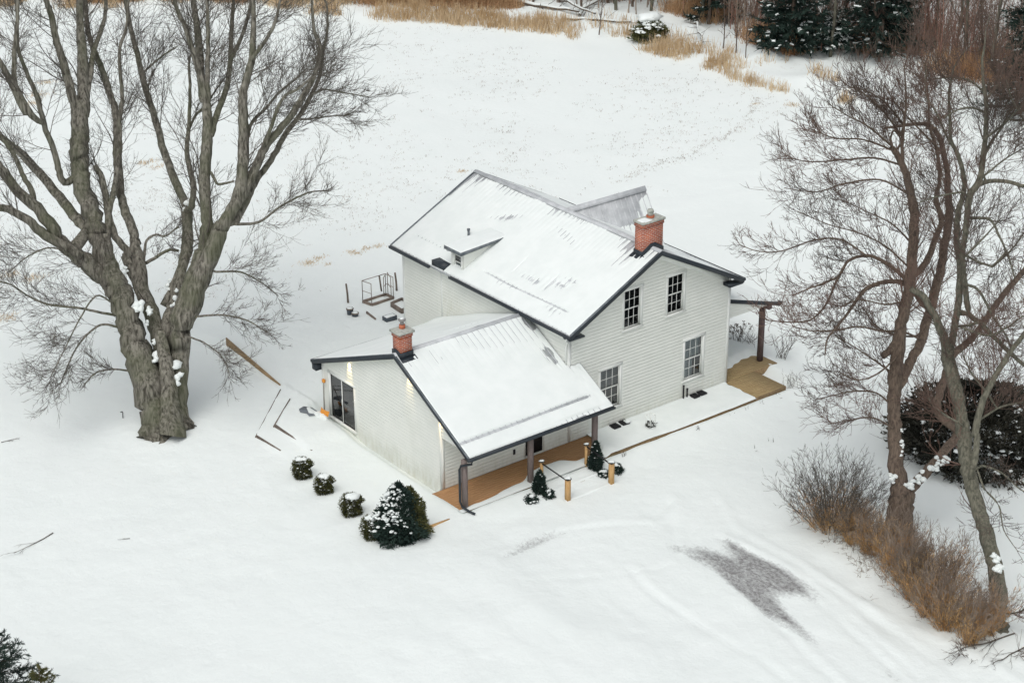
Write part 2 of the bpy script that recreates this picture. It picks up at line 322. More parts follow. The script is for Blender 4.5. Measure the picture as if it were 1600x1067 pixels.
n4 = N(m, 'ShaderNodeTexNoise', Scale=3, Detail=6, Roughness=.6); LK(m, co2, n4.inputs['Vector'])
bp = N(m, 'ShaderNodeBump', Strength=.6, Distance=.06); LK(m, n4.outputs[0], bp.inputs['Height']); LK(m, bp.outputs[0], b.inputs['Normal'])
def gz(x, y): return float(ground_z(np.array([x]), np.array([y]))[0])
def gpt(px, py):
    p = gp(px, py)
    for _ in range(3): p = gp(px, py, gz(p[0], p[1]))
    return p

# ------------------------------------------------------------------ siding walls
def siding(origin, ax, nrm, poly, holes=(), course=.15, lap=.02):
    """lapped boards over a convex polygon (s,z); origin + s*ax + z*Z, nrm outward; holes (s0,s1,z0,z1)"""
    o = np.array(origin, float); ax = np.array(ax, float); nr = np.array(nrm, float); mb = MB()
    zs = [p[1] for p in poly]; z0, z1 = min(zs), max(zs)
    cuts = set([round(z, 5) for z in zs]); k = math.ceil(z0/course)
    while k*course < z1: cuts.add(round(k*course, 5)); cuts.add(round(k*course+course-.020, 5)); k += 1
    for h in holes: cuts.add(round(h[2], 5)); cuts.add(round(h[3], 5))
    cuts = sorted(c for c in cuts if z0-1e-6 <= c <= z1+1e-6); cuts = [c for i, c in enumerate(cuts) if i == 0 or c-cuts[i-1] > 2e-4]
    def rng_(z):
        xs = []
        for (a, b_) in zip(poly, list(poly[1:])+[poly[0]]):
            if abs(a[1]-b_[1]) < 1e-9:
                if abs(a[1]-z) < 1e-6: xs += [a[0], b_[0]]
            elif min(a[1], b_[1])-1e-6 <= z <= max(a[1], b_[1])+1e-6:
                t = (z-a[1])/(b_[1]-a[1]); xs.append(a[0]+t*(b_[0]-a[0]))
        return min(xs), max(xs)
    flip = np.dot(np.cross(ax, (0, 0, 1)), nr) < 0
    for za, zb in zip(cuts[:-1], cuts[1:]):
        if zb-za < 1e-4: continue
        zm = (za+zb)/2; ci = math.floor(zm/course)*course
        if za-ci > course-.026: oa = ob = -.014
        else: oa = lap*(1-(za-ci)/course)+.002; ob = lap*(1-(zb-ci)/course)+.002
        (a0, a1), (b0, b1) = rng_(za+1e-6 if za == cuts[0] else za), rng_(zb-1e-6 if zb == cuts[-1] else zb)
        hs_ = sorted([h for h in holes if h[2] < zm < h[3]])
        cur = [(a0, b0)]; spans = []
        for h in hs_: spans.append((cur[-1], (h[0], h[0]))); cur.append((h[1], h[1]))
        spans.append((cur[-1], (a1, b1)))
        for (la, lb), (ra, rb) in spans:
            P = [o+ax*la+nr*oa+np.array((0, 0, za)), o+ax*ra+nr*oa+np.array((0, 0, za)), o+ax*rb+nr*ob+np.array((0, 0, zb)), o+ax*lb+nr*ob+np.array((0, 0, zb))]
            Q = [o+ax*la+nr*oa+np.array((0, 0, za)), o+ax*ra+nr*oa+np.array((0, 0, za)), o+ax*ra+np.array((0, 0, za)), o+ax*la+np.array((0, 0, za))]
            mb.add(P, [(3, 2, 1, 0) if flip else (0, 1, 2, 3)])
            if abs(za-ci) < 1e-4 or oa < 0: mb.add(Q, [(0, 1, 2, 3)])
    return mb

# ------------------------------------------------------------------ the farmhouse
H = thing('farmhouse', 'white clapboard farmhouse with snow covered metal roofs, low side addition and brick chimneys', 'house', (0, 0, 0))
W_, L_, HE, S_ = 9.0, 11.63, 5.18, .512
OE, OG = .29, .49
RIDGE = HE+S_*W_/2
def ztop(x): return HE+S_*min(x, W_-x)
WIN = [('upper', 3.40, 4.24, 5.94, .90, 0), ('upper', 5.80, 4.24, 5.94, .90, 0), ('lower', 2.25, .88, 2.70, 1.06, 2), ('lower', 6.96, .88, 2.72, 1.04, 1)]
holes = [(cx-wd/2, cx+wd/2, z0, z1) for _, cx, z0, z1, wd, c_ in WIN]
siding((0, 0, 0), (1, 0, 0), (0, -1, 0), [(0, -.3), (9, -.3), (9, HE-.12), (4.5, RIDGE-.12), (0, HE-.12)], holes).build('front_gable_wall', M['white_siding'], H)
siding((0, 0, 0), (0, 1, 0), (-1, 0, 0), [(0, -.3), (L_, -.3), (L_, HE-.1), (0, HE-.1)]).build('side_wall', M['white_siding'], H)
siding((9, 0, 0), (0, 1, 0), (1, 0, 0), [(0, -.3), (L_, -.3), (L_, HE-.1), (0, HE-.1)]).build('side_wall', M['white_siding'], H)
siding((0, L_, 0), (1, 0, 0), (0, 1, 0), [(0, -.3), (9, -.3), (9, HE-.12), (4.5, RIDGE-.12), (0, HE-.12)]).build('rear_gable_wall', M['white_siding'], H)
# corner boards
for (x, y) in ((0, 0), (9, 0), (0, L_), (9, L_)):
    sx = -1 if x == 0 else 1; sy = -1 if y == 0 else 1
    mb = MB(); xa, xb = sorted((x+sx*.022, x-sx*.13)); ya, yb = sorted((y+sy*.022, y+sy*.0))
    mb.box(xa, xb, ya, yb, -.3, HE-.12)
    xa, xb = sorted((x+sx*.022, x)); ya, yb = sorted((y, y-sy*.13)); mb.box(xa, xb, ya, yb, -.3, HE-.12)
    mb.build('corner_board', M['trim'], H)
MB().box(-.022, 0, 8.62, 8.72, 2.2, HE-.12).build('corner_board', M['trim'], H)
def ribs(mb, a0, b0, a1, b1, n_, w=.03, h=.025):
    """n ribs whose ends run a0..a1 along one edge and b0..b1 along the other"""
    for i in range(n_):
        t = i/(n_-1); p = np.array(a0)*(1-t)+np.array(a1)*t; q = np.array(b0)*(1-t)+np.array(b1)*t
        mb.bar(p+np.array((0, 0, h/2)), q+np.array((0, 0, h/2)), w, h)
    return mb
def snow_sheet(name, P00, P10, P01, dfn, nu, nv, parent, m=None):
    """height field of snow over the parallelogram; depth below zero dips under the roof so the metal shows"""
    P00, P10, P01 = map(lambda p: np.array(p, float), (P00, P10, P01))
    u, v = np.meshgrid(np.linspace(0, 1, nu), np.linspace(0, 1, nv), indexing='ij')
    n_ = np.cross(P10-P00, P01-P00); n_ /= np.linalg.norm(n_)
    if n_[2] < 0: n_ = -n_
    Lu = np.linalg.norm(P10-P00); Lv = np.linalg.norm(P01-P00)
    d = dfn(u*Lu, v*Lv, Lu, Lv); d = np.clip(d, -.03, .2)
    V = P00+u[..., None]*(P10-P00)+v[..., None]*(P01-P00)+n_*d[..., None]
    ii = np.arange(nu*nv).reshape(nu, nv); F_ = np.stack([ii[:-1, :-1], ii[1:, :-1], ii[1:, 1:], ii[:-1, 1:]], -1).reshape(-1, 4)
    if np.dot(np.cross(P10-P00, P01-P00), (0, 0, 1)) < 0: F_ = F_[:, ::-1]
    dd = d.reshape(-1); keep = (dd[F_].max(1) > -.004); F_ = F_[keep]
    return mesh_np(name, V.reshape(-1, 3), F_, m or M['snow'], parent, smooth=True)
def edge(s, L, a=.12): return sm(0, a, s)*sm(0, a, L-s)
# main roof
rf = MB(); TH = .11
yA, yB = -OG, L_+OG
z1 = HE-S_*OE
rf.ext([(-OE, yA, z1-TH), (4.5, yA, RIDGE-TH), (W_+OE, yA, z1-TH), (W_+OE, yA, z1), (4.5, yA, RIDGE), (-OE, yA, z1)], (0, yB-yA, 0))
main_roof = rf.build('main_roof', M['metal'], H)
rb = MB(); ribs(rb, (-OE, yA+.05, z1), (4.5, yA+.05, RIDGE), (-OE, yB-.05, z1), (4.5, yB-.05, RIDGE), 46)
ribs(rb, (W_+OE, yA+.05, z1), (4.5, yA+.05, RIDGE), (W_+OE, yB-.05, z1), (4.5, yB-.05, RIDGE), 46)
rb.build('roof_ribs', M['metal'], main_roof)
rc = MB(); rc.ext([(4.36, yA-.02, RIDGE-.01), (4.5, yA-.02, RIDGE+.055), (4.64, yA-.02, RIDGE-.01), (4.64, yA-.02, RIDGE-.05), (4.5, yA-.02, RIDGE+.03), (4.36, yA-.02, RIDGE-.05)], (0, yB-yA+.04, 0))
rc.build('ridge_cap', M['metal'], main_roof)
def d_main(u, v, Lu, Lv):   # u along ridge from the front, v from eave (0) to ridge (Lv)
    d = .05+.035*fbm(u*.5, v*.35, 3)
    t = v/Lv
    d = d-.036*sm(.85, 1.02, t+.12*fbm(u*.8, v*.3+3, 3))*(.5+.8*vnoise(u*5, v*.9))            # thin by the ridge
    d = d-.055*np.exp(-((u-1.0)/.7)**2-((v-4.3)/.9)**2)*(.2+.8*vnoise(u*7, v*.9))     # below the chimney
    d = d-.06*np.exp(-((u-4.6)/1.2)**2-((v-4.1-.25*(u-4.6))/.30)**2)*(.2+.8*vnoise(u*8, v*1.2))
    d = d-.075*np.exp(-((u-8.5)/.8)**2-((v-3.75+.5*(u-8.5))/.26)**2)*(.4+.8*vnoise(u*8, v*1.4))  # by the dormer vent
    d = d-.05*sm(11.0, 12.2, u)*sm(.35, .75, t)*(.8+fbm(u*4, v*.5, 3))
    for (uc, vc, su, sv) in ((4.2, 1.55, 1.0, .20), (5.1, .75, .7, .22), (3.0, 1.9, .9, .2), (2.4, 2.3, .6, .15), (1.9, .7, .5, .15)):
        d = d-.075*np.exp(-((u-uc)/su)**2-((v-vc)/sv)**2)*(.05+1.0*vnoise(u*9, v*1.5))
    # slipped-snow cracks
    ln = np.abs(v-.88-.03*np.sin(u)); d = d-.09*np.exp(-(ln/.035)**2)*sm(1.0, 1.3, u)*sm(6.9, 6.4, u)
    ln = np.abs(v-1.0); d = d-.06*np.exp(-(ln/.035)**2)*sm(8.6, 9.0, u)*sm(12.2, 11.7, u)
    for uc, v0, v1 in ((6.1-.8, 1.3, 2.6), (3.1, 1.2, 2.5), (1.7, .2, 1.0)):
        d = d-.06*np.exp(-((u-uc-.05*v)/.03)**2)*sm(v0, v0+.2, v)*sm(v1, v1-.4, v)
    d = d-.02*np.exp(-((((u+.13) % .27)-.135)/.03)**2)*sm(.5, 1, t)
    d = np.where((v > Lv-.05) & (vnoise(u*1.3, u*0) > .5), d-.05, d)
    return d*edge(u, Lu, .1)*sm(0, .05, v)-.004
snow_sheet('roof_snow', (-OE+.01, yA+.04, z1+.012), (-OE+.01, yB-.04, z1+.012), (4.42, yA+.04, z1+.012+S_*4.70), d_main, 330, 120, main_roof)
def d_gen(amt, thin=.6, f=1.0):
    def fn(u, v, Lu, Lv):
        d = amt+.03*fbm(u*.6*f, v*.4*f, 4)-.05*sm(thin, 1.05, v/Lv+.15*fbm(u*.9, v*.3, 3))
        d = d-.016*np.exp(-((((u+.13) % .27)-.135)/.03)**2)
        return d*edge(u, Lu, .08)*sm(0, .05, v)-.004
    return fn
snow_sheet('roof_snow', (W_+OE-.01, yA+.04, z1+.012), (W_+OE-.01, yB-.04, z1+.012), (4.66, yA+.04, z1+.012+S_*4.62), d_gen(.03), 240, 90, main_roof)
# rake fascia, eave gutters and cornice returns
for yy, dy in ((yA-.025, .025), (yB, .025)):
    fa = MB()
    fa.ext([(-OE-.02, yy, z1-.2), (4.5, yy, RIDGE-.19), (4.5, yy, RIDGE+.012), (-OE-.02, yy, z1+.012)], (0, dy, 0))
    fa.ext([(W_+OE+.02, yy, z1-.2), (4.5, yy, RIDGE-.19), (4.5, yy, RIDGE+.012), (W_+OE+.02, yy, z1+.012)], (0, dy, 0))
    fa.build('rake_fascia', M['charcoal'], main_roof)
for yy in (yA-.03, yB-.07):
    rt = MB()      # metal drip edge along the rakes
    for e in (-OE, W_+OE): rt.ext([(e, yy, z1+.014), (4.5, yy, RIDGE+.014), (4.5, yy, RIDGE+.03), (e, yy, z1+.03)], (0, .10, 0))
    rt.build('rake_trim', M['darkmetal'], main_roof)
def soffit(pts, d, name='soffit', par=main_roof): return MB().ext(pts, d).build(name, M['trim'], par)
for xs, s_ in (((-OE, 4.5), 0), ((4.5, W_+OE), 1)):
    za, zb = (z1, RIDGE) if s_ == 0 else (RIDGE, z1)
    soffit([(xs[0], yA+.003, za-TH-.05), (xs[1], yA+.003, zb-TH-.05), (xs[1], yA+.003, zb-TH-.005), (xs[0], yA+.003, za-TH-.005)], (0, OG-.006, 0))
# white frieze boards under the rakes
fz = MB()
fz.ext([(.13, -.03, HE-.42+.07), (4.5, -.03, RIDGE-.42), (4.5, -.03, RIDGE-.17), (.13, -.03, HE-.17+.07)], (0, .028, 0))
fz.ext([(W_-.13, -.03, HE-.42+.07), (4.5, -.03, RIDGE-.42), (4.5, -.03, RIDGE-.17), (W_-.13, -.03, HE-.17+.07)], (0, .028, 0))
fz.build('frieze_board', M['trim'], H)
for x0, x1 in ((-OE-.02, .48), (W_-.48, W_+OE+.02)):
    MB().ext([(x0, -.46, HE-.40), (x1, -.46, HE-.40), (x1, -.46, HE-.33+.0), (x0, -.46, HE-.25)], (0, .42, 0)).build('cornice_return', M['charcoal'], H)
for xg, sgn in ((-OE-.02, -1), (W_+OE+.02, 1)):
    g_ = MB(); xo = xg+sgn*.11
    g_.ext([(xg, yA, z1-.02), (xg, yA, z1-.13), (xo, yA, z1-.12), (xo, yA, z1-.005), (xo-sgn*.012, yA, z1-.005), (xo-sgn*.012, yA, z1-.1), (xg+sgn*.012, yA, z1-.11), (xg+sgn*.012, yA, z1-.02)], (0, yB-yA, 0) if xg > 0 else (0, 8.1, 0))
    g_.build('gutter', M['charcoal'], main_roof)
MB().ext([(-OE-.02, 9.1, z1-.02), (-OE-.02, 9.1, z1-.13), (-OE-.13, 9.1, z1-.12), (-OE-.13, 9.1, z1-.005)], (0, yB-9.1, 0)).build('gutter', M['charcoal'], main_roof)
MB().tube([(-.30, -.30, HE-.3), (-.33, -.2, HE-.45), (-.08, -.02, HE-.65), (-.07, -.0+.06, HE-.9), (-.07, .06, 3.55)], .04, 8).build('downspout', M['trim'], H)
# dormer
DY0, DY1, DX = 7.22, 8.06, .12
zd = lambda x: 6.20+.062*(x+.15)
siding((DX, 0, 0), (0, 1, 0), (-1, 0, 0), [(DY0, 5.06), (DY1, 5.06), (DY1, 6.08), (DY0, 6.08)], [(DY0+.14, DY1-.14, 5.16, 5.86)], .1).build('dormer_wall', M['white_siding'], H)
dcw = MB()
for yy in (DY0, DY1):
    dcw.add([(DX, yy, 5.06), (DX, yy, zd(DX)-.08), (2.25, yy, zd(2.25)-.02), (2.25, yy, ztop(2.25)-.1)], [(0, 1, 2, 3)])
dcw.build('dormer_cheek', M['white_siding'], H)
drf = MB().ext([(-.15, 7.03, zd(-.15)-.16), (2.42, 7.03, zd(2.42)-.10), (2.42, 7.03, zd(2.42)), (-.15, 7.03, zd(-.15))], (0, 1.22, 0)).build('dormer_roof', M['darkmetal'], H)
snow_sheet('roof_snow', (-.15, 7.04, zd(-.15)+.006), (-.15, 8.24, zd(-.15)+.006), (2.4, 7.04, zd(2.4)+.006), lambda u, v, a, b_: (.06+.02*fbm(u*2, v, 2))*edge(u, a, .06)*edge(v, b_, .08), 30, 40, drf)
MB().box(-.27, .42, 8.10, 9.02, 5.04, 5.30).build('eave_flashing', M['charcoal'], main_roof)
MB().tube([(1.55, 8.75, 5.8), (1.55, 8.75, 6.35)], .055, 10).tube([(1.55, 8.75, 6.3), (1.55, 8.75, 6.38)], .075, 10).build('vent_pipe', M['darkmetal'], H)

# windows: trim, two sashes with muntins, panes, a shallow room behind, curtains where the photo shows them
def window(cx, z0, z1, wd, origin, ax, nrm, cols=3, rows=2, curtain=0, trim=.1, single=False, tall=True):
    o = np.array(origin, float); ax = np.array(ax, float); nr = np.array(nrm, float)
    def bx(mb, s0, s1, za, zb, n0, n1):
        c = o+ax*s0+nr*n0+np.array((0, 0, za)); mb.ext([c, c+ax*(s1-s0), c+ax*(s1-s0)+np.array((0, 0, zb-za)), c+np.array((0, 0, zb-za))], nr*(n1-n0)); return mb
    a, b_ = cx-wd/2, cx+wd/2
    f = MB()
    bx(f, a-trim, a, z0-.02, z1, -.09, .035); bx(f, b_, b_+trim, z0-.02, z1, -.09, .035)
    bx(f, a-trim-.03, b_+trim+.03, z1, z1+trim+.03, -.09, .045)
    wobj = f.build('window', M['trim'], H)
    sl_ = MB(); bx(sl_, a-trim-.03, b_+trim+.03, z0-.08, z0-.02, -.09, .075); sl_.build('sill', M['trim'], wobj)
    zm = (z0+z1)/2; w_ = .045
    secs = [(z0-.0, z1, -.05)] if single else [(z0, zm+.02, -.065), (zm-.02, z1, -.035)]
    sa = MB(); pn = MB()
    for za, zb, n0 in secs:
        bx(sa, a, a+w_, za, zb, n0-.03, n0); bx(sa, b_-w_, b_, za, zb, n0-.03, n0)
        bx(sa, a+w_, b_-w_, za, za+w_, n0-.03, n0); bx(sa, a+w_, b_-w_, zb-w_, zb, n0-.03, n0)
        for i in range(1, cols):
            s_ = a+w_+(b_-a-2*w_)*i/cols; bx(sa, s_-.011, s_+.011, za+w_, zb-w_, n0-.022, n0-.004)
        for i in range(1, rows):
            z_ = za+w_+(zb-za-2*w_)*i/rows; bx(sa, a+w_, b_-w_, z_-.011, z_+.011, n0-.021, n0-.005)
        c = o+ax*(a+w_)+nr*(n0-.015)+np.array((0, 0, za+w_)); dz_ = np.array((0, 0, zb-za-2*w_))
        pn.add([c, c+ax*(wd-2*w_), c+ax*(wd-2*w_)+dz_, c+dz_], [(0, 1, 2, 3) if np.dot(np.cross(ax, (0, 0, 1)), nr) > 0 else (3, 2, 1, 0)])
    sa.build('sash', M['trim'], wobj); pn.build('pane', M['glass'], wobj)
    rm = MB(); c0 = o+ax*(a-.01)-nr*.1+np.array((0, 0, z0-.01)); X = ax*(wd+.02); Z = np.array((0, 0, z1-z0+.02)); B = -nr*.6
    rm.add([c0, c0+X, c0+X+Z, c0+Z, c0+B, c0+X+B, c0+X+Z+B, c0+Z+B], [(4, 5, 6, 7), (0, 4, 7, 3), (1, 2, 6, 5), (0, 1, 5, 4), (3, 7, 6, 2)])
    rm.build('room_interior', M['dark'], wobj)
    if curtain == 2:
        c = o+ax*a-nr*.14+np.array((0, 0, zm)); MB().ext([c, c+ax*wd, c+ax*wd+np.array((0, 0, z1-zm)), c+np.array((0, 0, z1-zm))], -nr*.01).build('blind', M['blind'], wobj)
    elif curtain:
        cu = MB(); n_ = 24
        for i in range(n_):
            s0 = a+(wd)*i/n_; s1 = a+wd*(i+1)/n_; off0 = -.16-.02*(i % 2); off1 = -.16-.02*((i+1) % 2)
            zlo = z0 if i < n_*.55 else zm
            P = [o+ax*s0+nr*off0+np.array((0, 0, zlo)), o+ax*s1+nr*off1+np.array((0, 0, zlo)), o+ax*s1+nr*off1+np.array((0, 0, z1)), o+ax*s0+nr*off0+np.array((0, 0, z1))]
            if zlo > z0 or i % 3 != 5: cu.add(P, [(0, 1, 2, 3)])
        cu.build('curtain', M['curtain'], wobj)
    return wobj
for kind, cx, z0, z1, wd, cu in WIN:
    window(cx, z0, z1, wd, (0, 0, 0), (1, 0, 0), (0, -1, 0), 3, 2, cu)
window((DY0+DY1)/2, 5.16, 5.86, DY1-DY0-.28, (DX, 0, 0), (0, 1, 0), (-1, 0, 0), 1, 1, 0, .06)

# main chimney
def chimney(x0, x1, y0, y1, zb, zt, zr_fn, flue, capov=.07, band=.14):
    c = MB(); c.box(x0, x1, y0, y1, zb, zt); c.box(x0-.03, x1+.03, y0-.03, y1+.03, zt-.16, zt); ch = c.build('chimney', M['brick'], H)
    k = MB(); k.ext([(x0-capov, y0-capov, zt+.003), (x1+capov, y0-capov, zt+.003), (x1+capov, y1+capov, zt+.003), (x0-capov, y1+capov, zt+.003)], (0, 0, .09))
    k.add([(x0-capov+.01, y0-capov+.01, zt+.093), (x1+capov-.01, y0-capov+.01, zt+.093), (x1+capov-.01, y1+capov-.01, zt+.093), (x0-capov+.01, y1+capov-.01, zt+.093), ((x0+x1)/2-.12, (y0+y1)/2-.1, zt+.15), ((x0+x1)/2+.12, (y0+y1)/2-.1, zt+.15), ((x0+x1)/2+.12, (y0+y1)/2+.1, zt+.15), ((x0+x1)/2-.12, (y0+y1)/2+.1, zt+.15)],
          [(0, 1, 5, 4), (1, 2, 6, 5), (2, 3, 7, 6), (3, 0, 4, 7), (4, 5, 6, 7)])
    k.build('chimney_cap', M['conc'], ch)
    fl = MB(); g_ = .035
    # flashing skirt following the roof on all four sides
    if flue == 'ridge_x':
        xm = 4.5
        for yy, d in ((y0-g_, .03), (y1+.005, .03)):
            fl.ext([(x0-g_, yy, zr_fn(x0-g_)), (xm, yy, zr_fn(xm)), (x1+g_, yy, zr_fn(x1+g_)), (x1+g_, yy, zr_fn(x1)+.2), (xm+.12, yy, zr_fn(xm)+.2), (xm-.12, yy, zr_fn(xm)+.2), (x0-g_, yy, zr_fn(x0)+.2)], (0, d, 0))
        fl.box(x0-g_, x0-.002, y0, y1, zr_fn(x0)-.1, zr_fn(x0)+.2); fl.box(x1+.002, x1+g_, y0, y1, zr_fn(x1)-.1, zr_fn(x1)+.2)
        fl.ext([(x0-.2, y0-.12, zr_fn(x0-.2)+.005), (x0, y0-.12, zr_fn(x0)+.005), (x0, y1+.1, zr_fn(x0)+.005), (x0-.2, y1+.1, zr_fn(x0-.2)+.005)], (0, 0, .03))
    else:
        ym = 2.73
        for xx, d in ((x0-g_, .03), (x1+.005, .03)):
            fl.ext([(xx, y0-g_, zr_fn(y0-g_)), (xx, ym, zr_fn(ym)), (xx, y1+g_, zr_fn(y1+g_)), (xx, y1+g_, zr_fn(y1)+.22), (xx, ym, zr_fn(ym)+.2), (xx, y0-g_, zr_fn(y0)+.25)], (d, 0, 0))
        fl.box(x0, x1, y0-g_, y0-.002, zr_fn(y0)-.03, zr_fn(y0)+.24); fl.box(x0, x1, y1+.002, y1+g_, zr_fn(y1)-.03, zr_fn(y1)+.2)
        fl.ext([(x0-.05, y0-.22, zr_fn(y0-.22)+.005), (x1+.12, y0-.22, zr_fn(y0-.22)+.005), (x1+.12, y0, zr_fn(y0)+.005), (x0-.05, y0, zr_fn(y0)+.005)], (0, 0, .03))
    fl.build('flashing', M['charcoal'], ch)
    return ch
ch = chimney(3.95, 5.05, .08, .56, 6.6, 8.58, ztop, 'ridge_x')
MB().tube([(4.55, .32, 8.7), (4.55, .32, 8.80)], .17, 14).build('flue_base', M['terracotta'], ch)
MB().tube([(4.55, .32, 8.79), (4.55, .32, 8.98)], [.12, .13], 14).tube([(4.55, .32, 8.96), (4.55, .32, 9.05)], [.15, .12], 14).build('flue_cap', M['conc'], ch)
snow_sheet('cap_snow', (3.92, .03, 8.68), (4.42, .03, 8.70), (3.92, .5, 8.68), lambda u, v, a, b_: .035*edge(u, a, .12)*edge(v, b_, .12)+.01*fbm(u*6, v*6, 2)-.004, 16, 16, ch)

# cross gable on the far slope
cg = MB(); zc = 7.30; yc = 6.08; hw = 1.42; ze = zc-1.66*hw
cg.ext([(4.75, yc-hw, ze-.1), (4.75, yc, zc-.12), (4.75, yc+hw, ze-.1), (4.75, yc+hw, ze), (4.75, yc, zc), (4.75, yc-hw, ze)], (4.65, 0, 0))
cgo = cg.build('cross_gable_roof', M['metal'], H)
rb = MB(); ribs(rb, (5.1, yc-hw, ze-.005), (5.1, yc, zc-.005), (9.38, yc-hw, ze-.005), (9.38, yc, zc-.005), 15, .035, .03)
ribs(rb, (5.1, yc+hw, ze-.005), (5.1, yc, zc-.005), (9.38, yc+hw, ze-.005), (9.38, yc, zc-.005), 15, .035, .03); rb.build('roof_ribs', M['metal'], cgo)
MB().ext([(4.72, yc-.14, zc-.15), (4.72, yc, zc+.05), (4.72, yc+.14, zc-.15), (4.72, yc+.12, zc-.17), (4.72, yc, zc+.01), (4.72, yc-.12, zc-.17)], (4.7, 0, 0)).build('ridge_cap', M['metal'], cgo)
snow_sheet('roof_snow', (5.0, yc-hw, ze+.01), (9.36, yc-hw, ze+.01), (5.0, yc-.1, zc-.16), lambda u, v, a, b_: (-.004+.03*fbm(u*.9, v*.9, 4)+.012*vnoise(u*14, v*1.2)+.03*sm(1.5, .4, v)-.03*sm(2.0, 2.6, v)-.03*np.exp(-((u-2.4)/.9)**2-((v-1.7)/.5)**2)), 110, 50, cgo)
siding((9.01, 0, 0), (0, 1, 0), (1, 0, 0), [(yc-hw, 4.8), (yc+hw, 4.8), (yc, zc-.2)]).build('cross_gable_wall', M['white_siding'], H)

# ------------------------------------------------------------------ low addition (part of the same house)
AX, AY1, YR, ZR = -6.37, 8.56, 2.73, 4.91
YF, YB = -2.12, 8.90
def za(y): return ZR-(YR-y)*.538 if y < YR else ZR-(y-YR)*.405
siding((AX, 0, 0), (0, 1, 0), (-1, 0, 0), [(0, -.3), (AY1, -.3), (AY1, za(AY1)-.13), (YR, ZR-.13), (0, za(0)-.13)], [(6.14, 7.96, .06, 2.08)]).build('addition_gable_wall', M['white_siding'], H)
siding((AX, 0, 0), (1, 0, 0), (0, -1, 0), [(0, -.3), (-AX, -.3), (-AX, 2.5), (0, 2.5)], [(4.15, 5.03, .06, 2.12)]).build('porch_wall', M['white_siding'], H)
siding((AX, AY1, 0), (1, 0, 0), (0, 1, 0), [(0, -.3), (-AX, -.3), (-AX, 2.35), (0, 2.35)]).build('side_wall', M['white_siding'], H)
siding((AX-.002, 0, 0), (0, 1, 0), (-1, 0, 0), [(-1.80, 2.28), (-.01, 2.28), (-.01, za(0)-.13), (-1.80, za(-1.80)-.12)]).build('porch_gable_end', M['white_siding'], H)
MB().box(AX-.022, AX-.002, 0-.0, .12, -.3, 3.2).box(AX-.022, AX+.12, -.022, -.002, -.3, 2.27).build('corner_board', M['trim'], H)
MB().box(AX-.022, AX-.002, AY1-.12, AY1+.02, -.3, 2.35).build('corner_board', M['trim'], H)
XA, XB = AX-.27, .62
ar = MB().ext([(XA, YF, za(YF)-.1), (XA, YR, ZR-.1), (XA, YB, za(YB)-.1), (XA, YB, za(YB)), (XA, YR, ZR), (XA, YF, za(YF))], (-XA-.03, 0, 0))
# the front slope runs past the corner of the main house over the porch
ar.ext([(-.03, YF, za(YF)-.1), (-.03, -.03, za(-.03)-.1), (-.03, -.03, za(-.03)), (-.03, YF, za(YF))], (XB+.03, 0, 0))
add_roof = ar.build('addition_roof', M['metal'], H)
rb = MB(); ribs(rb, (XA+.06, YF, za(YF)), (XA+.06, YR, ZR), (-.06, YF, za(YF)), (-.06, YR, ZR), 24, .022, .03)
ribs(rb, (XA+.06, YB, za(YB)), (XA+.06, YR, ZR), (-.06, YB, za(YB)), (-.06, YR, ZR), 24, .03, .03)
rb.build('roof_ribs', M['metal'], add_roof)
MB().ext([(XA, YR-.13, ZR-.02), (XA, YR, ZR+.055), (XA, YR+.13, ZR-.0), (XA, YR+.13, ZR-.04), (XA, YR, ZR+.02), (XA, YR-.13, ZR-.06)], (-XA-.03, 0, 0)).build('ridge_cap', M['metal'], add_roof)
def d_add(u, v, Lu, Lv):
    d = .055+.02*fbm(u*.5, v*.5, 3)
    bare = sm(Lv-1.55, Lv-.75, v+.35*fbm(u*.7, 0*v, 3)-.05*u*0)
    rib = np.exp(-((((u+.06+.14) % .2878)-.14)/.028)**2)
    d = d*(1-bare)+bare*(.024+.016*fbm(u*1.2, v*1.2, 3))-bare*rib*.004
    bare2 = sm(Lv-2.6, Lv-1.3, v+.4*fbm(u*.8, v*.2, 2)); d = d-bare2*rib*.006-bare2*(1-bare)*.012
    d = d-.16*np.exp(-((v-.72-.012*u)/.065)**2)*sm(.02, .1, u)*sm(6.7, 6.3, u)
    d = np.where(v < .72, d+.02*np.sin(v*4), d)
    d = d-.1*np.exp(-((u-6.25)/.28)**2-((v-3.1)/.5)**2)*(.5+vnoise(u*12, v*2))        # drip line by the corner of the main house
    d = d-.06*np.exp(-((u-6.4)/.25)**2-((v-5.0)/.5)**2)
    d = np.where((v < .16) & (u > 3.5), d-.06*sm(3.5, 5.5, u), d)
    return d*np.maximum(edge(u, Lu, .06), sm(0, .06, u)*sm(2.6, 2.3, v))*sm(0, .05, v)-.004
snow_sheet('roof_snow', (XA+.03, YF, za(YF)+.01), (-.035, YF, za(YF)+.01), (XA+.03, YR-.1, ZR-.054+.01), d_add, 230, 110, add_roof)
snow_sheet('roof_snow', (-.06, YF, za(YF)+.011), (XB-.02, YF, za(YF)+.011), (-.06, -.04, za(-.04)+.011), lambda u, v, a, b_: (.055-.04*sm(.25, .05, v)+.02*fbm(u*3, v*3, 3)-.06*sm(b_-.5, b_, v)*vnoise(u*10, v*2))*sm(0, .06, a-u)-.003, 26, 60, add_roof)
def d_addb(u, v, Lu, Lv):
    d = .05+.02*fbm(u*.6, v*.5, 3)-.075*np.exp(-((u-4.6)/1.0)**2-((v-5.2-.12*(u-4.6))/.16)**2)-.05*sm(Lv-.45, Lv, v)*(.5+fbm(u, v, 2))
    return d*edge(u, Lu, .06)*sm(0, .05, v)-.004+.10*sm(Lu-1.0, Lu, u)*sm(5.5, 3, v)
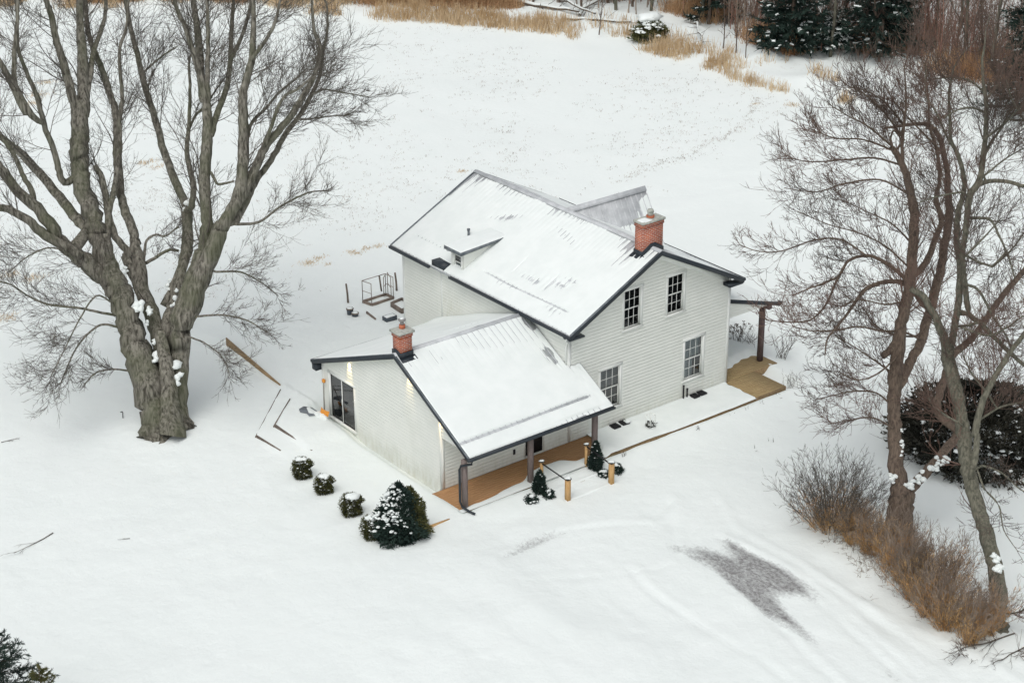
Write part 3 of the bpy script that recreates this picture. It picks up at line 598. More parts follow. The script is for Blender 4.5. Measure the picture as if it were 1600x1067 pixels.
snow_sheet('roof_snow', (XA+.03, YB, za(YB)+.01), (-.035, YB, za(YB)+.01), (XA+.03, YR+.12, ZR-.047+.01), d_addb, 150, 110, add_roof)
fa = MB()
fa.ext([(XA-.025, YF-.01, za(YF)-.15), (XA-.025, YR, ZR-.16), (XA-.025, YR, ZR+.012), (XA-.025, YF-.01, za(YF)+.012)], (.024, 0, 0))
fa.ext([(XA-.025, YB+.01, za(YB)-.19), (XA-.025, YR, ZR-.20), (XA-.025, YR, ZR+.012), (XA-.025, YB+.01, za(YB)+.012)], (.024, 0, 0))
fa.build('rake_fascia', M['charcoal'], add_roof)
rt = MB()
rt.ext([(XA-.03, YF, za(YF)+.014), (XA-.03, YR, ZR+.014), (XA-.03, YR, ZR+.03), (XA-.03, YF, za(YF)+.03)], (.09, 0, 0))
rt.ext([(XA-.03, YB, za(YB)+.014), (XA-.03, YR, ZR+.014), (XA-.03, YR, ZR+.03), (XA-.03, YB, za(YB)+.03)], (.09, 0, 0))
rt.build('rake_trim', M['darkmetal'], add_roof)
for ya_, yb_ in ((YF, YR), (YR, YB)):
    soffit([(XA+.003, ya_, za(ya_)-.145), (XA+.003, yb_, za(yb_)-.145), (XA+.003, yb_, za(yb_)-.103), (XA+.003, ya_, za(ya_)-.103)], (.262, 0, 0), 'soffit', add_roof)
MB().box(XA, AX+.25, YB-.28, YB+.02, za(YB)-.42, za(YB)-.15).build('cornice_return', M['charcoal'], H)
gt = MB()
zf_ = za(YF)
gt.ext([(XA-.02, YF-.005, zf_+.01), (XA-.02, YF-.005, zf_-.12), (XA-.02, YF-.11, zf_-.11), (XA-.02, YF-.11, zf_), (XA-.02, YF-.098, zf_), (XA-.02, YF-.098, zf_-.1), (XA-.02, YF-.018, zf_-.108), (XA-.02, YF-.018, zf_+.01)], (XB-XA+.04, 0, 0))
gt.build('gutter', M['charcoal'], add_roof)
gt = MB().box(XA-.02, 0, YB+.005, YB+.1, za(YB)-.12, za(YB)-.002); gt.build('gutter', M['charcoal'], add_roof)
ds = MB(); zg = gz(-6.6, -2.2)
ds.tube([(-6.5, YF-.06, zf_-.1), (-6.52, YF-.04, zf_-.24), (-6.76, -1.78, zf_-.40), (-6.80, -1.75, zf_-.55), (-6.80, -1.75, .35), (-6.78, -1.85, .16), (-6.66, -2.2, zg+.06), (-6.6, -2.42, zg+.05)], .05, 8).build('downspout', M['charcoal'], H)
# porch beam, ceiling, posts
MB().box(AX+.0, .42, -1.84, -1.68, 2.10, 2.27).build('porch_beam', M['charcoal'], H)
MB().box(AX+.03, .4, -1.66, -.04, 2.30, 2.33).build('porch_ceiling', M['trim'], H)
for xp in (-6.58, -3.35, -.05):
    p = MB(); p.box(xp-.09, xp+.09, -1.85, -1.67, -.2, 2.10); p.build('porch_post', M['post'], H)
# door and outlet on the porch wall, with a small light
d = MB(); d.box(-2.24, -1.32, .03, .06, .06, 2.08); dd = d.build('door', M['black'], H)
MB().box(-2.0, -1.56, .012, .028, .9, 1.9).build('door_glass', M['glass'], dd)
MB().tube([(-2.14, .02, 1.0), (-2.14, -.05, 1.0)], .03, 8).build('handle', M['galv'], dd)
MB().box(-2.30, -2.24, -.03, .03, .03, 2.14).box(-1.32, -1.26, -.03, .03, .03, 2.14).box(-2.30, -1.26, -.035, .03, 2.14, 2.22).build('door_frame', M['trim'], dd)
MB().box(-2.86, -2.76, -.04, -.013, .36, .58).build('outlet_cover', M['black'], H)
# sliding door
sd_ = MB(); sd_.box(AX-.035, AX+.1, 7.96, 8.08, .0, 2.18); sd_.box(AX-.035, AX+.1, 6.02, 6.14, .0, 2.18); sd_.box(AX-.04, AX+.1, 6.0, 8.1, 2.08, 2.2); sd_.box(AX-.06, AX+.1, 6.02, 8.08, -.06, .06)
so = sd_.build('sliding_door', M['trim'], H)
pf = MB()
for y0, y1, xo in ((6.15, 7.08, .0), (7.03, 7.95, .03)):
    pf.box(AX+xo, AX+xo+.025, y0, y0+.05, .07, 2.07); pf.box(AX+xo, AX+xo+.025, y1-.05, y1, .07, 2.07); pf.box(AX+xo, AX+xo+.025, y0+.05, y1-.05, .07, .13); pf.box(AX+xo, AX+xo+.025, y0+.05, y1-.05, 2.01, 2.07)
pf.build('door_panel_frame', M['black'], so)
MB().box(AX-.022, AX-.002, 7.03, 7.08, .07, 2.07).box(AX-.05, AX-.022, 7.045, 7.065, .95, 1.2).build('meeting_rail', M['trim'], so)
pn = MB(); pn.add([(AX+.012, 6.2, .13), (AX+.012, 7.03, .13), (AX+.012, 7.03, 2.01), (AX+.012, 6.2, 2.01)], [(3, 2, 1, 0)]); pn.add([(AX+.042, 7.08, .13), (AX+.042, 7.9, .13), (AX+.042, 7.9, 2.01), (AX+.042, 7.08, 2.01)], [(3, 2, 1, 0)])
pn.build('pane', M['glass'], so)
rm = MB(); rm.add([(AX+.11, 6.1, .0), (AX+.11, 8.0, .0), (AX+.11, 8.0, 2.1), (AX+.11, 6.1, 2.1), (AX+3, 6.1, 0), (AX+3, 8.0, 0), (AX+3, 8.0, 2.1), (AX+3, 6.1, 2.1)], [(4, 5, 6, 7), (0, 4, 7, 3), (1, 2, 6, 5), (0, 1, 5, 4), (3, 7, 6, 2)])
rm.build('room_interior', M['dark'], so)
ck = MB(); ck.box(AX+.7, AX+1.5, 6.7, 7.4, .7, .75)
for a_, b_ in ((.75, 6.75), (1.4, 6.75), (.75, 7.35), (1.4, 7.35)): ck.tube([(AX+a_, b_, 0), (AX+a_, b_, .7)], .02, 6)
ck.build('table_inside', M['curtain'], so)
# the addition's chimney
ch = chimney(-6.50, -5.93, 2.46, 2.96, 4.79, 5.78, za, 'ridge_y', .09)
MB().tube([(-6.2, 2.72, 5.9), (-6.2, 2.72, 6.08)], [.13, .12], 12).build('flue_base', M['terracotta'], ch)
MB().tube([(-6.2, 2.72, 6.07), (-6.2, 2.72, 6.2)], .075, 12).tube([(-6.2, 2.72, 6.2), (-6.2, 2.72, 6.26), (-6.2, 2.72, 6.29), (-6.2, 2.72, 6.33)], [.08, .15, .16, .05], 12).build('flue_cap', M['galv'], ch)
snow_sheet('cap_snow', (-6.28, 2.66, 6.33), (-6.12, 2.66, 6.33), (-6.28, 2.8, 6.33), lambda u, v, a, b_: .03*edge(u, a, .06)*edge(v, b_, .06), 8, 8, ch)
# soffit lights that are on
for k, (yy) in enumerate((6.4, 2.05, -.0)):
    zz = za(yy)-.15
    MB().tube([(AX-.13, yy, zz-.012), (AX-.13, yy, zz+.02)], .055, 12).build('soffit_light', M['lamp'], H)
    ld = bpy.data.lights.new('soffit_lamp', 'SPOT'); ld.energy = 70 if k < 2 else 25; ld.color = (1, .72, .30); ld.spot_size = R(44); ld.spot_blend = .8; ld.shadow_soft_size = .03
    lo = bpy.data.objects.new('soffit_lamp', ld); COL.objects.link(lo); lo.parent = H; lo.location = (AX-.115, yy, zz-.03); lo.rotation_euler = (R(0), R(-16), 0)

# ------------------------------------------------------------------ decks (built on to the house)
def boards(mb, x0, x1, y0, y1, z, wd=.14, gap=.008, th=.035):
    y = y0
    while y < y1-.02:
        mb.box(x0, x1, y, min(y+wd, y1), z-th, z); y += wd+gap
    return mb
mb = boards(MB(), -6.92, 1.0, -1.9, -.03, -.02); pd = mb.build('porch_deck', M['deckw'], H)
MB().box(-6.9, 1.0, -1.925, -1.9, -.3, -.03).build('deck_skirt', M['deck'], pd)
snow_sheet('deck_snow', (-6.95, -2.08, -.05), (1.0, -2.08, -.05), (-6.95, -.04, -.03),
    lambda u, v, a, b_: .09-.13*sm(.25, .5, v-.25*sm(1.0, 3.6, u)+.5*sm(3.6, 5.2, u)*0-.10*fbm(u*1.0, v, 3)-.45*sm(3.4, 4.2, u)*sm(6.2, 5.6, u)+.0*u)+.35*np.exp(-((u-7.9)/.35)**2)*sm(1.8, .6, v), 150, 50, pd)
WK = MB(); boards(WK, 1.0, 9.0, -1.86, -.03, -.02); wk = WK.build('front_deck', M['deck'], H)
MB().box(1.0, 10.8, -1.885, -1.86, -.42, -.015).build('deck_skirt', M['board'], wk)
snow_sheet('deck_snow', (1.0, -1.93, -.02), (9.12, -1.93, -.02), (1.0, -.02, -.02),
    lambda u, v, a, b_: (.06+.015*fbm(u*1.5, v*1.5, 3)+.03*sm(1.7, 1.9, v))-.25*sm(a-.22, a-.02, u+.08*fbm(u*0, v*3, 2))-.07*sm(.12, .0, v)*sm(1.5, 3.5, u), 200, 50, wk)
SD = MB(); boards(SD, 9.03, 10.8, -1.86, .07, -.02); boards(SD, 9.03, 12.2, .08, 7.5, -.018)
sdk = SD.build('side_deck', M['deck'], H)
MB().box(10.8, 10.825, -1.885, .08, -.42, -.015).box(10.825, 12.2, .05, .08, -.45, -.01).box(12.2, 12.225, .05, 7.5, -.5, -.01).build('deck_skirt', M['board'], sdk)
snow_sheet('deck_snow', (9.05, .9, -.02), (12.15, .9, -.02), (9.05, 7.4, -.02), lambda u, v, a, b_: .22*sm(0, .5, v-.5*fbm(u*1.5, 0*u, 2)-.25)*(1+.3*fbm(u, v, 3))-.01, 60, 80, sdk)
# porch roof on the right-hand wall
zp = lambda x: 3.80-.305*(x-9.2)
pr_ = MB().ext([(9.0, .32, zp(9)-.1), (12.45, .32, zp(12.45)-.1), (12.45, .32, zp(12.45)), (9.0, .32, zp(9))], (0, 7.4, 0)).build('side_porch_roof', M['metal'], H)
MB().ext([(9.0, .29, zp(9)-.17), (12.47, .29, zp(12.47)-.17), (12.47, .29, zp(12.47)+.01), (9.0, .29, zp(9)+.01)], (0, .028, 0)).build('rake_fascia', M['charcoal'], pr_)
MB().box(12.455, 12.56, .27, 7.7, zp(12.45)-.12, zp(12.45)+.0).build('gutter', M['charcoal'], pr_)
snow_sheet('roof_snow', (9.02, .33, zp(9.02)+.01), (12.44, .33, zp(12.44)+.01), (9.02, 7.65, zp(9.02)+.01), lambda u, v, a, b_: (.13+.03*fbm(u, v, 3))*sm(0, .12, v)*sm(0, .15, a-u), 60, 90, pr_)
siding((9.0, .36, 0), (1, 0, 0), (0, -1, 0), [(.02, 2.86), (2.9, 2.86), (2.9, zp(11.9)-.17), (.02, zp(9.02)-.12)]).build('porch_gable_end', M['white_siding'], H)
MB().box(11.68, 11.9, .25, 7.6, 2.66, 2.84).build('porch_beam', M['postb'], H)
MB().box(11.69, 11.89, .62, .82, -.3, 2.66).build('porch_post', M['postb'], H)
MB().box(11.69, 11.89, 7.2, 7.4, -.3, 2.66).build('porch_post', M['postb'], H)
# two black vent pipes by the right lower window
for x_, z_ in ((6.40, .66), (6.62, .45)):
    MB().tube([(x_, -.07, .02), (x_, -.07, z_)], .035, 8).tube([(x_, -.07, z_-.02), (x_, -.07, z_+.01)], .045, 8).build('vent_pipe', M['black'], H)

# ------------------------------------------------------------------ plants: vectorised tubes and growth
def tubes(P, Rd, k=3):
    """P (M,N,3), Rd (M,N) -> verts, faces"""
    Mn, Nn, _ = P.shape
    T = np.empty_like(P); T[:, 1:-1] = P[:, 2:]-P[:, :-2]; T[:, 0] = P[:, 1]-P[:, 0]; T[:, -1] = P[:, -1]-P[:, -2]
    T /= np.linalg.norm(T, axis=2, keepdims=True)+1e-9
    ref = np.array([.31, .87, .38]); A = np.cross(T, ref); A /= np.linalg.norm(A, axis=2, keepdims=True)+1e-9; B = np.cross(T, A)
    th = np.arange(k)*2*math.pi/k
    V = P[:, :, None, :]+Rd[:, :, None, None]*(A[:, :, None, :]*np.cos(th)[None, None, :, None]+B[:, :, None, :]*np.sin(th)[None, None, :, None])
    idx = np.arange(Mn*Nn*k).reshape(Mn, Nn, k); j2 = np.roll(idx, -1, axis=2)
    F_ = np.stack([idx[:, :-1], j2[:, :-1], j2[:, 1:], idx[:, 1:]], -1).reshape(-1, 4)
    return V.reshape(-1, 3), F_
def join(parts):
    vs, fs, k = [], [], 0
    for V, F_ in parts: vs.append(V); fs.append(F_+k); k += len(V)
    return np.concatenate(vs), fs
def unit(v): return v/(np.linalg.norm(v, axis=-1, keepdims=True)+1e-9)
def grow(S, Dr, Ln, R0, Nn, rng, wig=.25, trop=0.0, tip=.35, tropend=None, center=None):
    """S starts (M,3), Dr dirs, Ln lengths, R0 radii. trop: upward pull per step"""
    Mn = len(S); P = np.empty((Mn, Nn, 3)); P[:, 0] = S; d = unit(Dr.copy())
    st = (Ln/(Nn-1))[:, None]
    for i in range(1, Nn):
        tr = trop if tropend is None else trop+(tropend-trop)*i/(Nn-1)
        d = unit(d+rng.normal(0, wig, (Mn, 3))*.5+np.array([0, 0, tr])); P[:, i] = P[:, i-1]+d*st
    Rd = R0[:, None]*np.linspace(1, tip, Nn)[None]
    return P, Rd
def spawn(P, Rd, n, rng, ang=(30, 60), t0=.2, ln=(.4, .8), rfac=.6, rmin=.004, lref=None, **kw):
    """n children per parent polyline"""
    Mn, Nn, _ = P.shape; L = np.linalg.norm(P[:, 1:]-P[:, :-1], axis=2).sum(1)
    par = np.repeat(np.arange(Mn), n); t = rng.uniform(t0, 1, len(par))*(Nn-1); i = np.minimum(t.astype(int), Nn-2); f = (t-i)[:, None]
    S = P[par, i]*(1-f)+P[par, i+1]*f; T = unit(P[par, i+1]-P[par, i]); r = (Rd[par, i]*(1-f[:, 0])+Rd[par, i+1]*f[:, 0])
    q = unit(np.cross(T, unit(rng.normal(0, 1, (len(par), 3))))); a = np.radians(rng.uniform(*ang, len(par)))[:, None]
    D = T*np.cos(a)+q*np.sin(a)
    base = (L[par] if lref is None else np.full(len(par), lref))*rng.uniform(*ln, len(par))*(1-.35*t/(Nn-1))
    return S, D, base, np.maximum(r*rfac*rng.uniform(.7, 1, len(par)), rmin)
def catmull(pts, per=5):
    P = np.array(pts, float); n = len(P); out = []
    Q = np.concatenate([[2*P[0]-P[1]], P, [2*P[-1]-P[-2]]])
    for i in range(1, n):
        a, b_, c, d = Q[i-1], Q[i], Q[i+1], Q[i+2]
        for t in np.linspace(0, 1, per, endpoint=False): out.append(.5*((2*b_)+(-a+c)*t+(2*a-5*b_+4*c-d)*t*t+(-a+3*b_-3*c+d)*t**3))
    out.append(Q[n]); return np.array(out)
def limb3d(pts, D0):
    """pts: (px, py, depth offset, width in px) of a limb seen in the photo -> 3-D centre line and radii"""
    X = []
    for px, py, do, wd in pts:
        D = D0+do; X.append(list(CAM+ray(px, py)*D)+[wd*(.41+.05*min(1, wd/50))*D/FPX])
    return catmull(X, 5)
def resample(C, Nn):
    s = np.concatenate([[0], np.cumsum(np.linalg.norm(np.diff(C[:, :3], axis=0), axis=1))]); t = np.linspace(0, s[-1], Nn)
    return np.stack([np.interp(t, s, C[:, i]) for i in range(4)], 1)

def traced_tree(root, limbs, D0, bark, twigm, seed, extend, n1, n2, n3, droop=.0, gnarl=.03, drop_low=None, l1=(1.6, 3.6), tw=(.0065, .009), nfac=1.0):
    rng = np.random.default_rng(seed); parts = []; polys = []
    for L in limbs:
        C = limb3d(L['p'], D0)
        if polys and not L.get('flare'):      # root the limb in the nearest thicker limb
            best = None
            for C0, L0 in polys:
                okk = (C0[:, 3] >= .75*C[0, 3])
                if not okk.any(): continue
                dd = np.linalg.norm(C0[okk, :3]-C[0, :3], axis=1)+.35*np.maximum(0, C0[okk, 2]-C[0, 2]); j_ = dd.argmin()
                if best is None or dd[j_] < best[0]: best = (dd[j_], C0[okk][j_])
            if best is not None and .02 < best[0] < 2.6:
                q = best[1].copy(); q[3] = min(q[3]*.9, C[0, 3]*1.15); mid = (q+C[0])/2; mid[2] -= .04*best[0]; C = np.concatenate([[q], [mid], C])
        if L.get('ext'):     # carry the limb on past the frame or the last traced point
            d = unit(C[-1, :3]-C[-4, :3]); E_ = [C[-1]]; st = L['ext']/8
            for k in range(8):
                d = unit(d+rng.normal(0, .12, 3)+np.array([0, 0, .05])); q = E_[-1].copy(); q[:3] += d*st; q[3] *= .82; E_.append(q)
            C = np.concatenate([C, np.array(E_[1:])])
        C[1:-1, :3] += rng.normal(0, 1, (len(C)-2, 3))*gnarl*C[1:-1, 3:4]*3
        nn = len(C); k = 14 if C[0, 3] > .2 else 9 if C[0, 3] > .08 else 6
        V, F_ = tubes(C[None, :, :3], C[None, :, 3], k)
        if C[0, 3] > .1:     # uneven bark swellings
            V = V.reshape(nn, k, 3); cen = C[:, None, :3]; a = np.arange(k); sgn = 1+.09*np.sin(a*2.1+np.arange(nn)[:, None]*.15)+.05*np.sin(a*4.2+1+np.arange(nn)[:, None]*.22)+.018*rng.normal(0, 1, (nn, k))
            if L.get('flare'): sgn = sgn+np.clip(1-np.arange(nn)[:, None]/13., 0, 1)**2.0*(.25+.45*np.abs(np.sin(a*1.35+.4)))*L['flare']
            V = (cen+(V-cen)*sgn[..., None]).reshape(-1, 3)
        parts.append((V, F_)); polys.append((C, L))
    V, F_ = join(parts); mesh_np('trunk', V, F_, bark, root, smooth=True)
    # side branches from the outer part of every limb
    S_, D_, L_s, R_s, = [], [], [], []
    for C, L in polys:
        t0 = L.get('t0', .35); cnt = int(L.get('n', n1)*nfac); C2 = resample(C, 24)
        P = C2[None, :, :3]; Rd = C2[None, :, 3]
        s_, d_, l_, r_ = spawn(P, Rd, cnt, rng, (25, 65), t0, l1, lref=1.0)
        S_.append(s_); D_.append(d_); L_s.append(l_*L.get('k', 1)); R_s.append(np.minimum(np.maximum(r_*.45, .012), .045))
    S_, D_, L_s, R_s = map(np.concatenate, (S_, D_, L_s, R_s))
    cen = np.array(root_loc(root)); out = unit((S_-cen)*np.array([1, 1, 0])); D_ = unit(D_+out*.45)
    tw_parts = []
    R_s = R_s*.8; P1, R1 = grow(S_, D_, L_s, R_s, 10, rng, .16, .05-droop, .25, .13-droop*.3); tw_parts.append(tubes(P1, R1, 4))
    s2, d2, l2, r2 = spawn(P1, R1, n2, rng, (20, 50), .1, (.35, .75), .45, tw[1]); P2, R2 = grow(s2, d2, l2, r2, 6, rng, .17, .02-droop, .45, .14); tw_parts.append(tubes(P2, R2, 3))
    s3, d3, l3, r3 = spawn(P2, R2, n3, rng, (20, 50), .1, (.3, .75), .6, tw[0]); P3, R3 = grow(s3, d3, l3, r3, 4, rng, .18, .06, .6); tw_parts.append(tubes(P3, R3, 3))
    V, F_ = join(tw_parts); mesh_np('crown', V, F_, twigm, root)
    return polys
def c1(x, y): return (x/2.667, y/2.667)
def c2(x, y): return (x/2.667, 350+y/2.667)
def c3(x, y): return (1100+x/3.2, y/3.2)
def c4(x, y): return (1100+x/2.884, 330+y/2.884)
def c5(x, y): return (1100+x/2.668, 667+y/2.668)
def tr(f, pts, d0, d1, w0, w1):
    n = len(pts); return [(*f(*p), d0+(d1-d0)*i/max(n-1, 1), w0+(w1-w0)*i/max(n-1, 1)) for i, p in enumerate(pts)]

# ---- big maple on the left
base = gpt(262, 672); TD = depth(base)
maple = thing('maple_tree', 'huge old bare maple with twin trunk left of the house, bark mossy grey', 'tree', tuple(base))
LB = []
LB.append(dict(p=[(250, 712, 0, 62), (247, 684, 0, 58), (246, 650, 0, 50), (233, 600, 0, 54), (212, 540, 0, 47), (196, 490, 0, 43), (184, 450, 0, 44), (166, 425, 0, 40)], flare=.8, n=3, t0=.5, k=.8))
LB.append(dict(p=[(285, 700, .3, 50), (282, 676, .3, 46), (278, 640, .3, 34), (279, 575, .3, 34), (280, 530, .3, 40), (284, 492, .3, 34), (296, 450, .1, 30), (318, 405, .0, 27), (330, 385, 0, 24)], flare=.9, n=3, t0=.6, k=.8))
LB.append(dict(p=[(268, 680, -.6, 30), (266, 640, -.5, 28), (262, 600, -.4, 26), (258, 560, -.3, 24), (250, 520, 0, 22)], flare=1.2, n=0))
LB.append(dict(p=[(270, 660, .2, 26), (262, 590, .6, 28), (250, 530, .7, 28), (232, 480, .7, 28), (215, 440, .8, 22), (196, 400, .9, 18)], n=2, t0=.5))
LB.append(dict(p=[(262, 620, .2, 30), (262, 560, .5, 30), (262, 510, .6, 26), (272, 470, .9, 17), (284, 425, 1.1, 15), (294, 380, 1.3, 18), (292, 340, 1.5, 18), (290, 318, 1.6, 14)], n=2, t0=.6))
# left limbs
LB.append(dict(p=tr(c2, [(440, 220), (370, 170), (300, 110), (230, 60)], 0, -.8, 34, 24)+tr(c1, [(230, 960), (150, 870), (60, 780), (0, 700), (-60, 610), (-130, 480)], -1, -3, 22, 12), n=24, ext=3))
LB.append(dict(p=tr(c1, [(330, 1060), (190, 980), (120, 920), (40, 875), (0, 865), (-90, 840), (-200, 780)], -.8, -3.5, 20, 8), n=22, ext=2.5))
LB.append(dict(p=tr(c1, [(370, 960), (310, 900), (230, 800), (170, 730), (100, 650), (40, 600), (-20, 545), (-90, 450), (-120, 350)], .2, 3.5, 20, 8), n=22, ext=3))
LB.append(dict(p=tr(c2, [(470, 260), (440, 160), (420, 60)], 0, 0, 38, 34)+tr(c1, [(405, 980), (385, 900), (350, 800), (335, 720), (330, 640), (335, 560), (330, 480), (330, 420)], .2, .4, 34, 28), n=10, t0=.3))
LB.append(dict(p=tr(c1, [(325, 470), (300, 400), (268, 270), (232, 160), (212, 60), (190, 0), (160, -120)], .4, -1.5, 18, 8), n=26, ext=4, t0=.1))
LB.append(dict(p=tr(c1, [(345, 470), (350, 400), (345, 250), (337, 130), (330, 20), (335, -140)], .4, .8, 24, 10), n=26, ext=4, t0=.1))
LB.append(dict(p=tr(c1, [(355, 420), (378, 300), (388, 220), (420, 130), (440, 60), (442, -60)], .4, 2, 12, 6), n=20, ext=3, t0=.2))
LB.append(dict(p=tr(c1, [(345, 720), (270, 760), (245, 700), (225, 630), (190, 540), (150, 400), (110, 300), (75, 200), (70, 60), (60, -80)], .3, -2.5, 14, 5), n=26, ext=3, t0=.2))
LB.append(dict(p=tr(c1, [(130, 480), (85, 400), (60, 330), (62, 200), (72, 100), (75, -20)], -2, -3, 13, 6), n=24, ext=3, t0=.1))
LB.append(dict(p=tr(c1, [(110, 470), (60, 370), (20, 290), (-40, 200), (-90, 80)], -2, -3.5, 15, 8), n=20, ext=3, t0=.1))
LB.append(dict(p=tr(c1, [(150, 870), (130, 790), (100, 740), (60, 650), (0, 560), (-50, 470)], -1, -1.5, 12, 6), n=14, ext=3))
# middle limbs
LB.append(dict(p=tr(c2, [(600, 330), (590, 200), (560, 80)], .8, .8, 22, 19)+tr(c1, [(565, 1010), (550, 950), (510, 850), (497, 750), (488, 640), (490, 540), (478, 450), (455, 380), (430, 300), (400, 230), (378, 170), (360, 90), (352, -40)], 1, 2.5, 18, 8), n=34, ext=4))
LB.append(dict(p=tr(c1, [(495, 680), (500, 600), (498, 500), (510, 400), (500, 300), (500, 200), (525, 120), (532, 40), (540, -60)], 1.2, .2, 10, 4), n=26, ext=3, t0=.1))
LB.append(dict(p=tr(c1, [(450, 1000), (452, 900), (470, 810), (490, 700), (495, 620)], .4, .8, 12, 9), n=6))
LB.append(dict(p=tr(c1, [(540, 1060), (470, 960), (430, 760), (395, 690)], .8, .4, 15, 10), n=8))
LB.append(dict(p=tr(c1, [(780, 1060), (782, 960), (778, 860), (740, 780), (692, 660), (652, 520), (610, 380), (572, 230), (540, 100), (525, 0), (510, -120)], 1.6, 3, 19, 6), n=34, ext=3))
LB.append(dict(p=tr(c1, [(600, 300), (640, 265), (690, 225), (740, 195)], 2.4, 2.8, 5, 2.5), n=12, t0=.1, k=.7))
LB.append(dict(p=tr(c2, [(690, 330), (745, 215), (772, 120), (782, 0)], 1.1, 1.6, 17, 18), n=4))
# centre-right
LB.append(dict(p=tr(c2, [(745, 400), (800, 260), (840, 130)], .1, -.2, 32, 27)+tr(c1, [(850, 1060), (862, 960), (858, 860), (852, 760), (860, 640), (865, 520), (862, 430)], -.3, -.6, 25, 16), n=14, t0=.3))
LB.append(dict(p=tr(c1, [(862, 440), (840, 340), (815, 250), (793, 180), (770, 110), (740, 50), (722, -20), (700, -120)], -.6, -2, 13, 6), n=26, ext=3.5, t0=.1))
LB.append(dict(p=tr(c1, [(850, 420), (838, 300), (826, 160), (815, 60), (800, -20), (790, -120)], -.6, .8, 16, 9), n=26, ext=4, t0=.1))
LB.append(dict(p=tr(c1, [(868, 430), (865, 300), (868, 180), (865, 60), (862, -40)], -.6, -1.5, 10, 6), n=22, ext=3.5, t0=.1))
LB.append(dict(p=tr(c1, [(880, 560), (905, 470), (940, 380), (958, 280), (965, 150), (970, 50), (978, -50)], -.5, 1.5, 13, 6), n=26, ext=3.5, t0=.1))
LB.append(dict(p=tr(c1, [(965, 240), (1000, 170), (1028, 90), (1048, 0), (1060, -70)], .5, .9, 8, 5), n=22, ext=3, t0=.1))
LB.append(dict(p=tr(c1, [(800, 860), (805, 760), (778, 640), (788, 520), (792, 400), (788, 280)], .8, 1.4, 12, 5), n=20, ext=2, t0=.2))
LB.append(dict(p=tr(c1, [(788, 540), (815, 480), (860, 440), (890, 390), (940, 320)], 1.2, 1.4, 6, 3), n=12, t0=.2))
# right
LB.append(dict(p=tr(c2, [(760, 420), (810, 300), (870, 150), (915, 30)], .0, -.8, 34, 30)+tr(c1, [(935, 930), (985, 830), (1008, 740), (1015, 620), (1015, 500), (1012, 400), (1030, 320), (1050, 240), (1055, 130), (1056, 30), (1050, -60)], -.9, -2.2, 24, 7), n=34, ext=3.5))
LB.append(dict(p=tr(c1, [(1052, 245), (1100, 180), (1140, 110), (1162, 30), (1175, -50)], -2, -3, 8, 4), n=22, ext=3, t0=.1))
LB.append(dict(p=tr(c1, [(990, 860), (1060, 710), (1100, 620), (1160, 545), (1210, 485), (1250, 420), (1295, 350), (1325, 270), (1332, 190), (1310, 130), (1300, 40)], -.9, -1.5, 17, 5), n=22, ext=2))
LB.append(dict(p=tr(c1, [(985, 920), (1035, 820), (1075, 740), (1130, 670), (1190, 560), (1245, 490), (1290, 410), (1330, 320), (1345, 220), (1365, 120), (1362, 20)], -.6, .8, 14, 4), n=24, ext=2))
LB.append(dict(p=tr(c1, [(1100, 610), (1130, 530), (1158, 450), (1190, 400), (1245, 370), (1300, 320), (1330, 270)], -1.2, -2.6, 8, 3), n=22, t0=.2))
LB.append(dict(p=tr(c1, [(1030, 580), (1050, 510), (1110, 450), (1160, 390), (1220, 340), (1280, 285)], -1.2, -.2, 7, 3), n=22, t0=.2))
LB.append(dict(p=tr(c1, [(1290, 400), (1350, 375), (1420, 385), (1480, 395), (1540, 405)], 0, .4, 4, 1.5), n=12, t0=.1, k=.6))
LB.append(dict(p=tr(c1, [(1230, 500), (1300, 495), (1380, 485), (1470, 480)], 0, .6, 4, 1.5), n=12, t0=.1, k=.6))
# low spreading boughs
LB.append(dict(p=tr(c2, [(480, 380), (400, 365), (330, 350), (200, 335), (110, 295), (50, 255), (-20, 235)], 0, -2.5, 5.5, 3), n=26, t0=.25, k=.85))
LB.append(dict(p=tr(c2, [(495, 430), (420, 420), (350, 475), (300, 550), (255, 660)], 0, -1.5, 5, 2.5), n=18, t0=.3, k=.7))
LB.append(dict(p=tr(c2, [(540, 612), (470, 605), (400, 620), (350, 670)], 0, -1, 4, 2), n=12, t0=.2, k=.6))
LB.append(dict(p=tr(c2, [(330, 180), (280, 120), (200, 100), (110, 140), (40, 200)], -1, -3, 4, 2), n=18, t0=.1, k=.8))
LB.append(dict(p=tr(c2, [(470, 330), (400, 300), (330, 400), (270, 520), (210, 640)], -.5, -3, 4, 2), n=18, t0=.1, k=.8))
LB.append(dict(p=tr(c2, [(810, 385), (930, 380), (1030, 402), (1110, 450)], 0, -1, 4.5, 2), n=16, t0=.2, k=.7))
LB.append(dict(p=tr(c2, [(900, 200), (1000, 200), (1090, 245), (1160, 300)], -.5, 1, 4.5, 2), n=16, t0=.2, k=.7))
LB.append(dict(p=tr(c2, [(790, 470), (860, 500), (930, 560), (960, 640)], 0, -1, 3.5, 1.5), n=12, t0=.2, k=.6))
LB.append(dict(p=tr(c1, [(985, 935), (1080, 925), (1170, 860), (1280, 805), (1350, 795)], -.8, -2, 6, 2.5), n=18, t0=.2, k=.8))
LB.append(dict(p=tr(c2, [(590, 170), (640, 145), (700, 110), (745, 112)], 1, 1.4, 7, 5), n=5, t0=.2, k=.7))
LB.append(dict(p=tr(c2, [(600, 140), (610, 70), (650, 45), (690, 50), (745, 10)], 1, 1, 6, 3), n=8, t0=.2, k=.7))
LB.append(dict(p=tr(c1, [(880, 720), (905, 765), (935, 765), (975, 755)], -.4, -.6, 6, 4), n=5, t0=.2, k=.6))
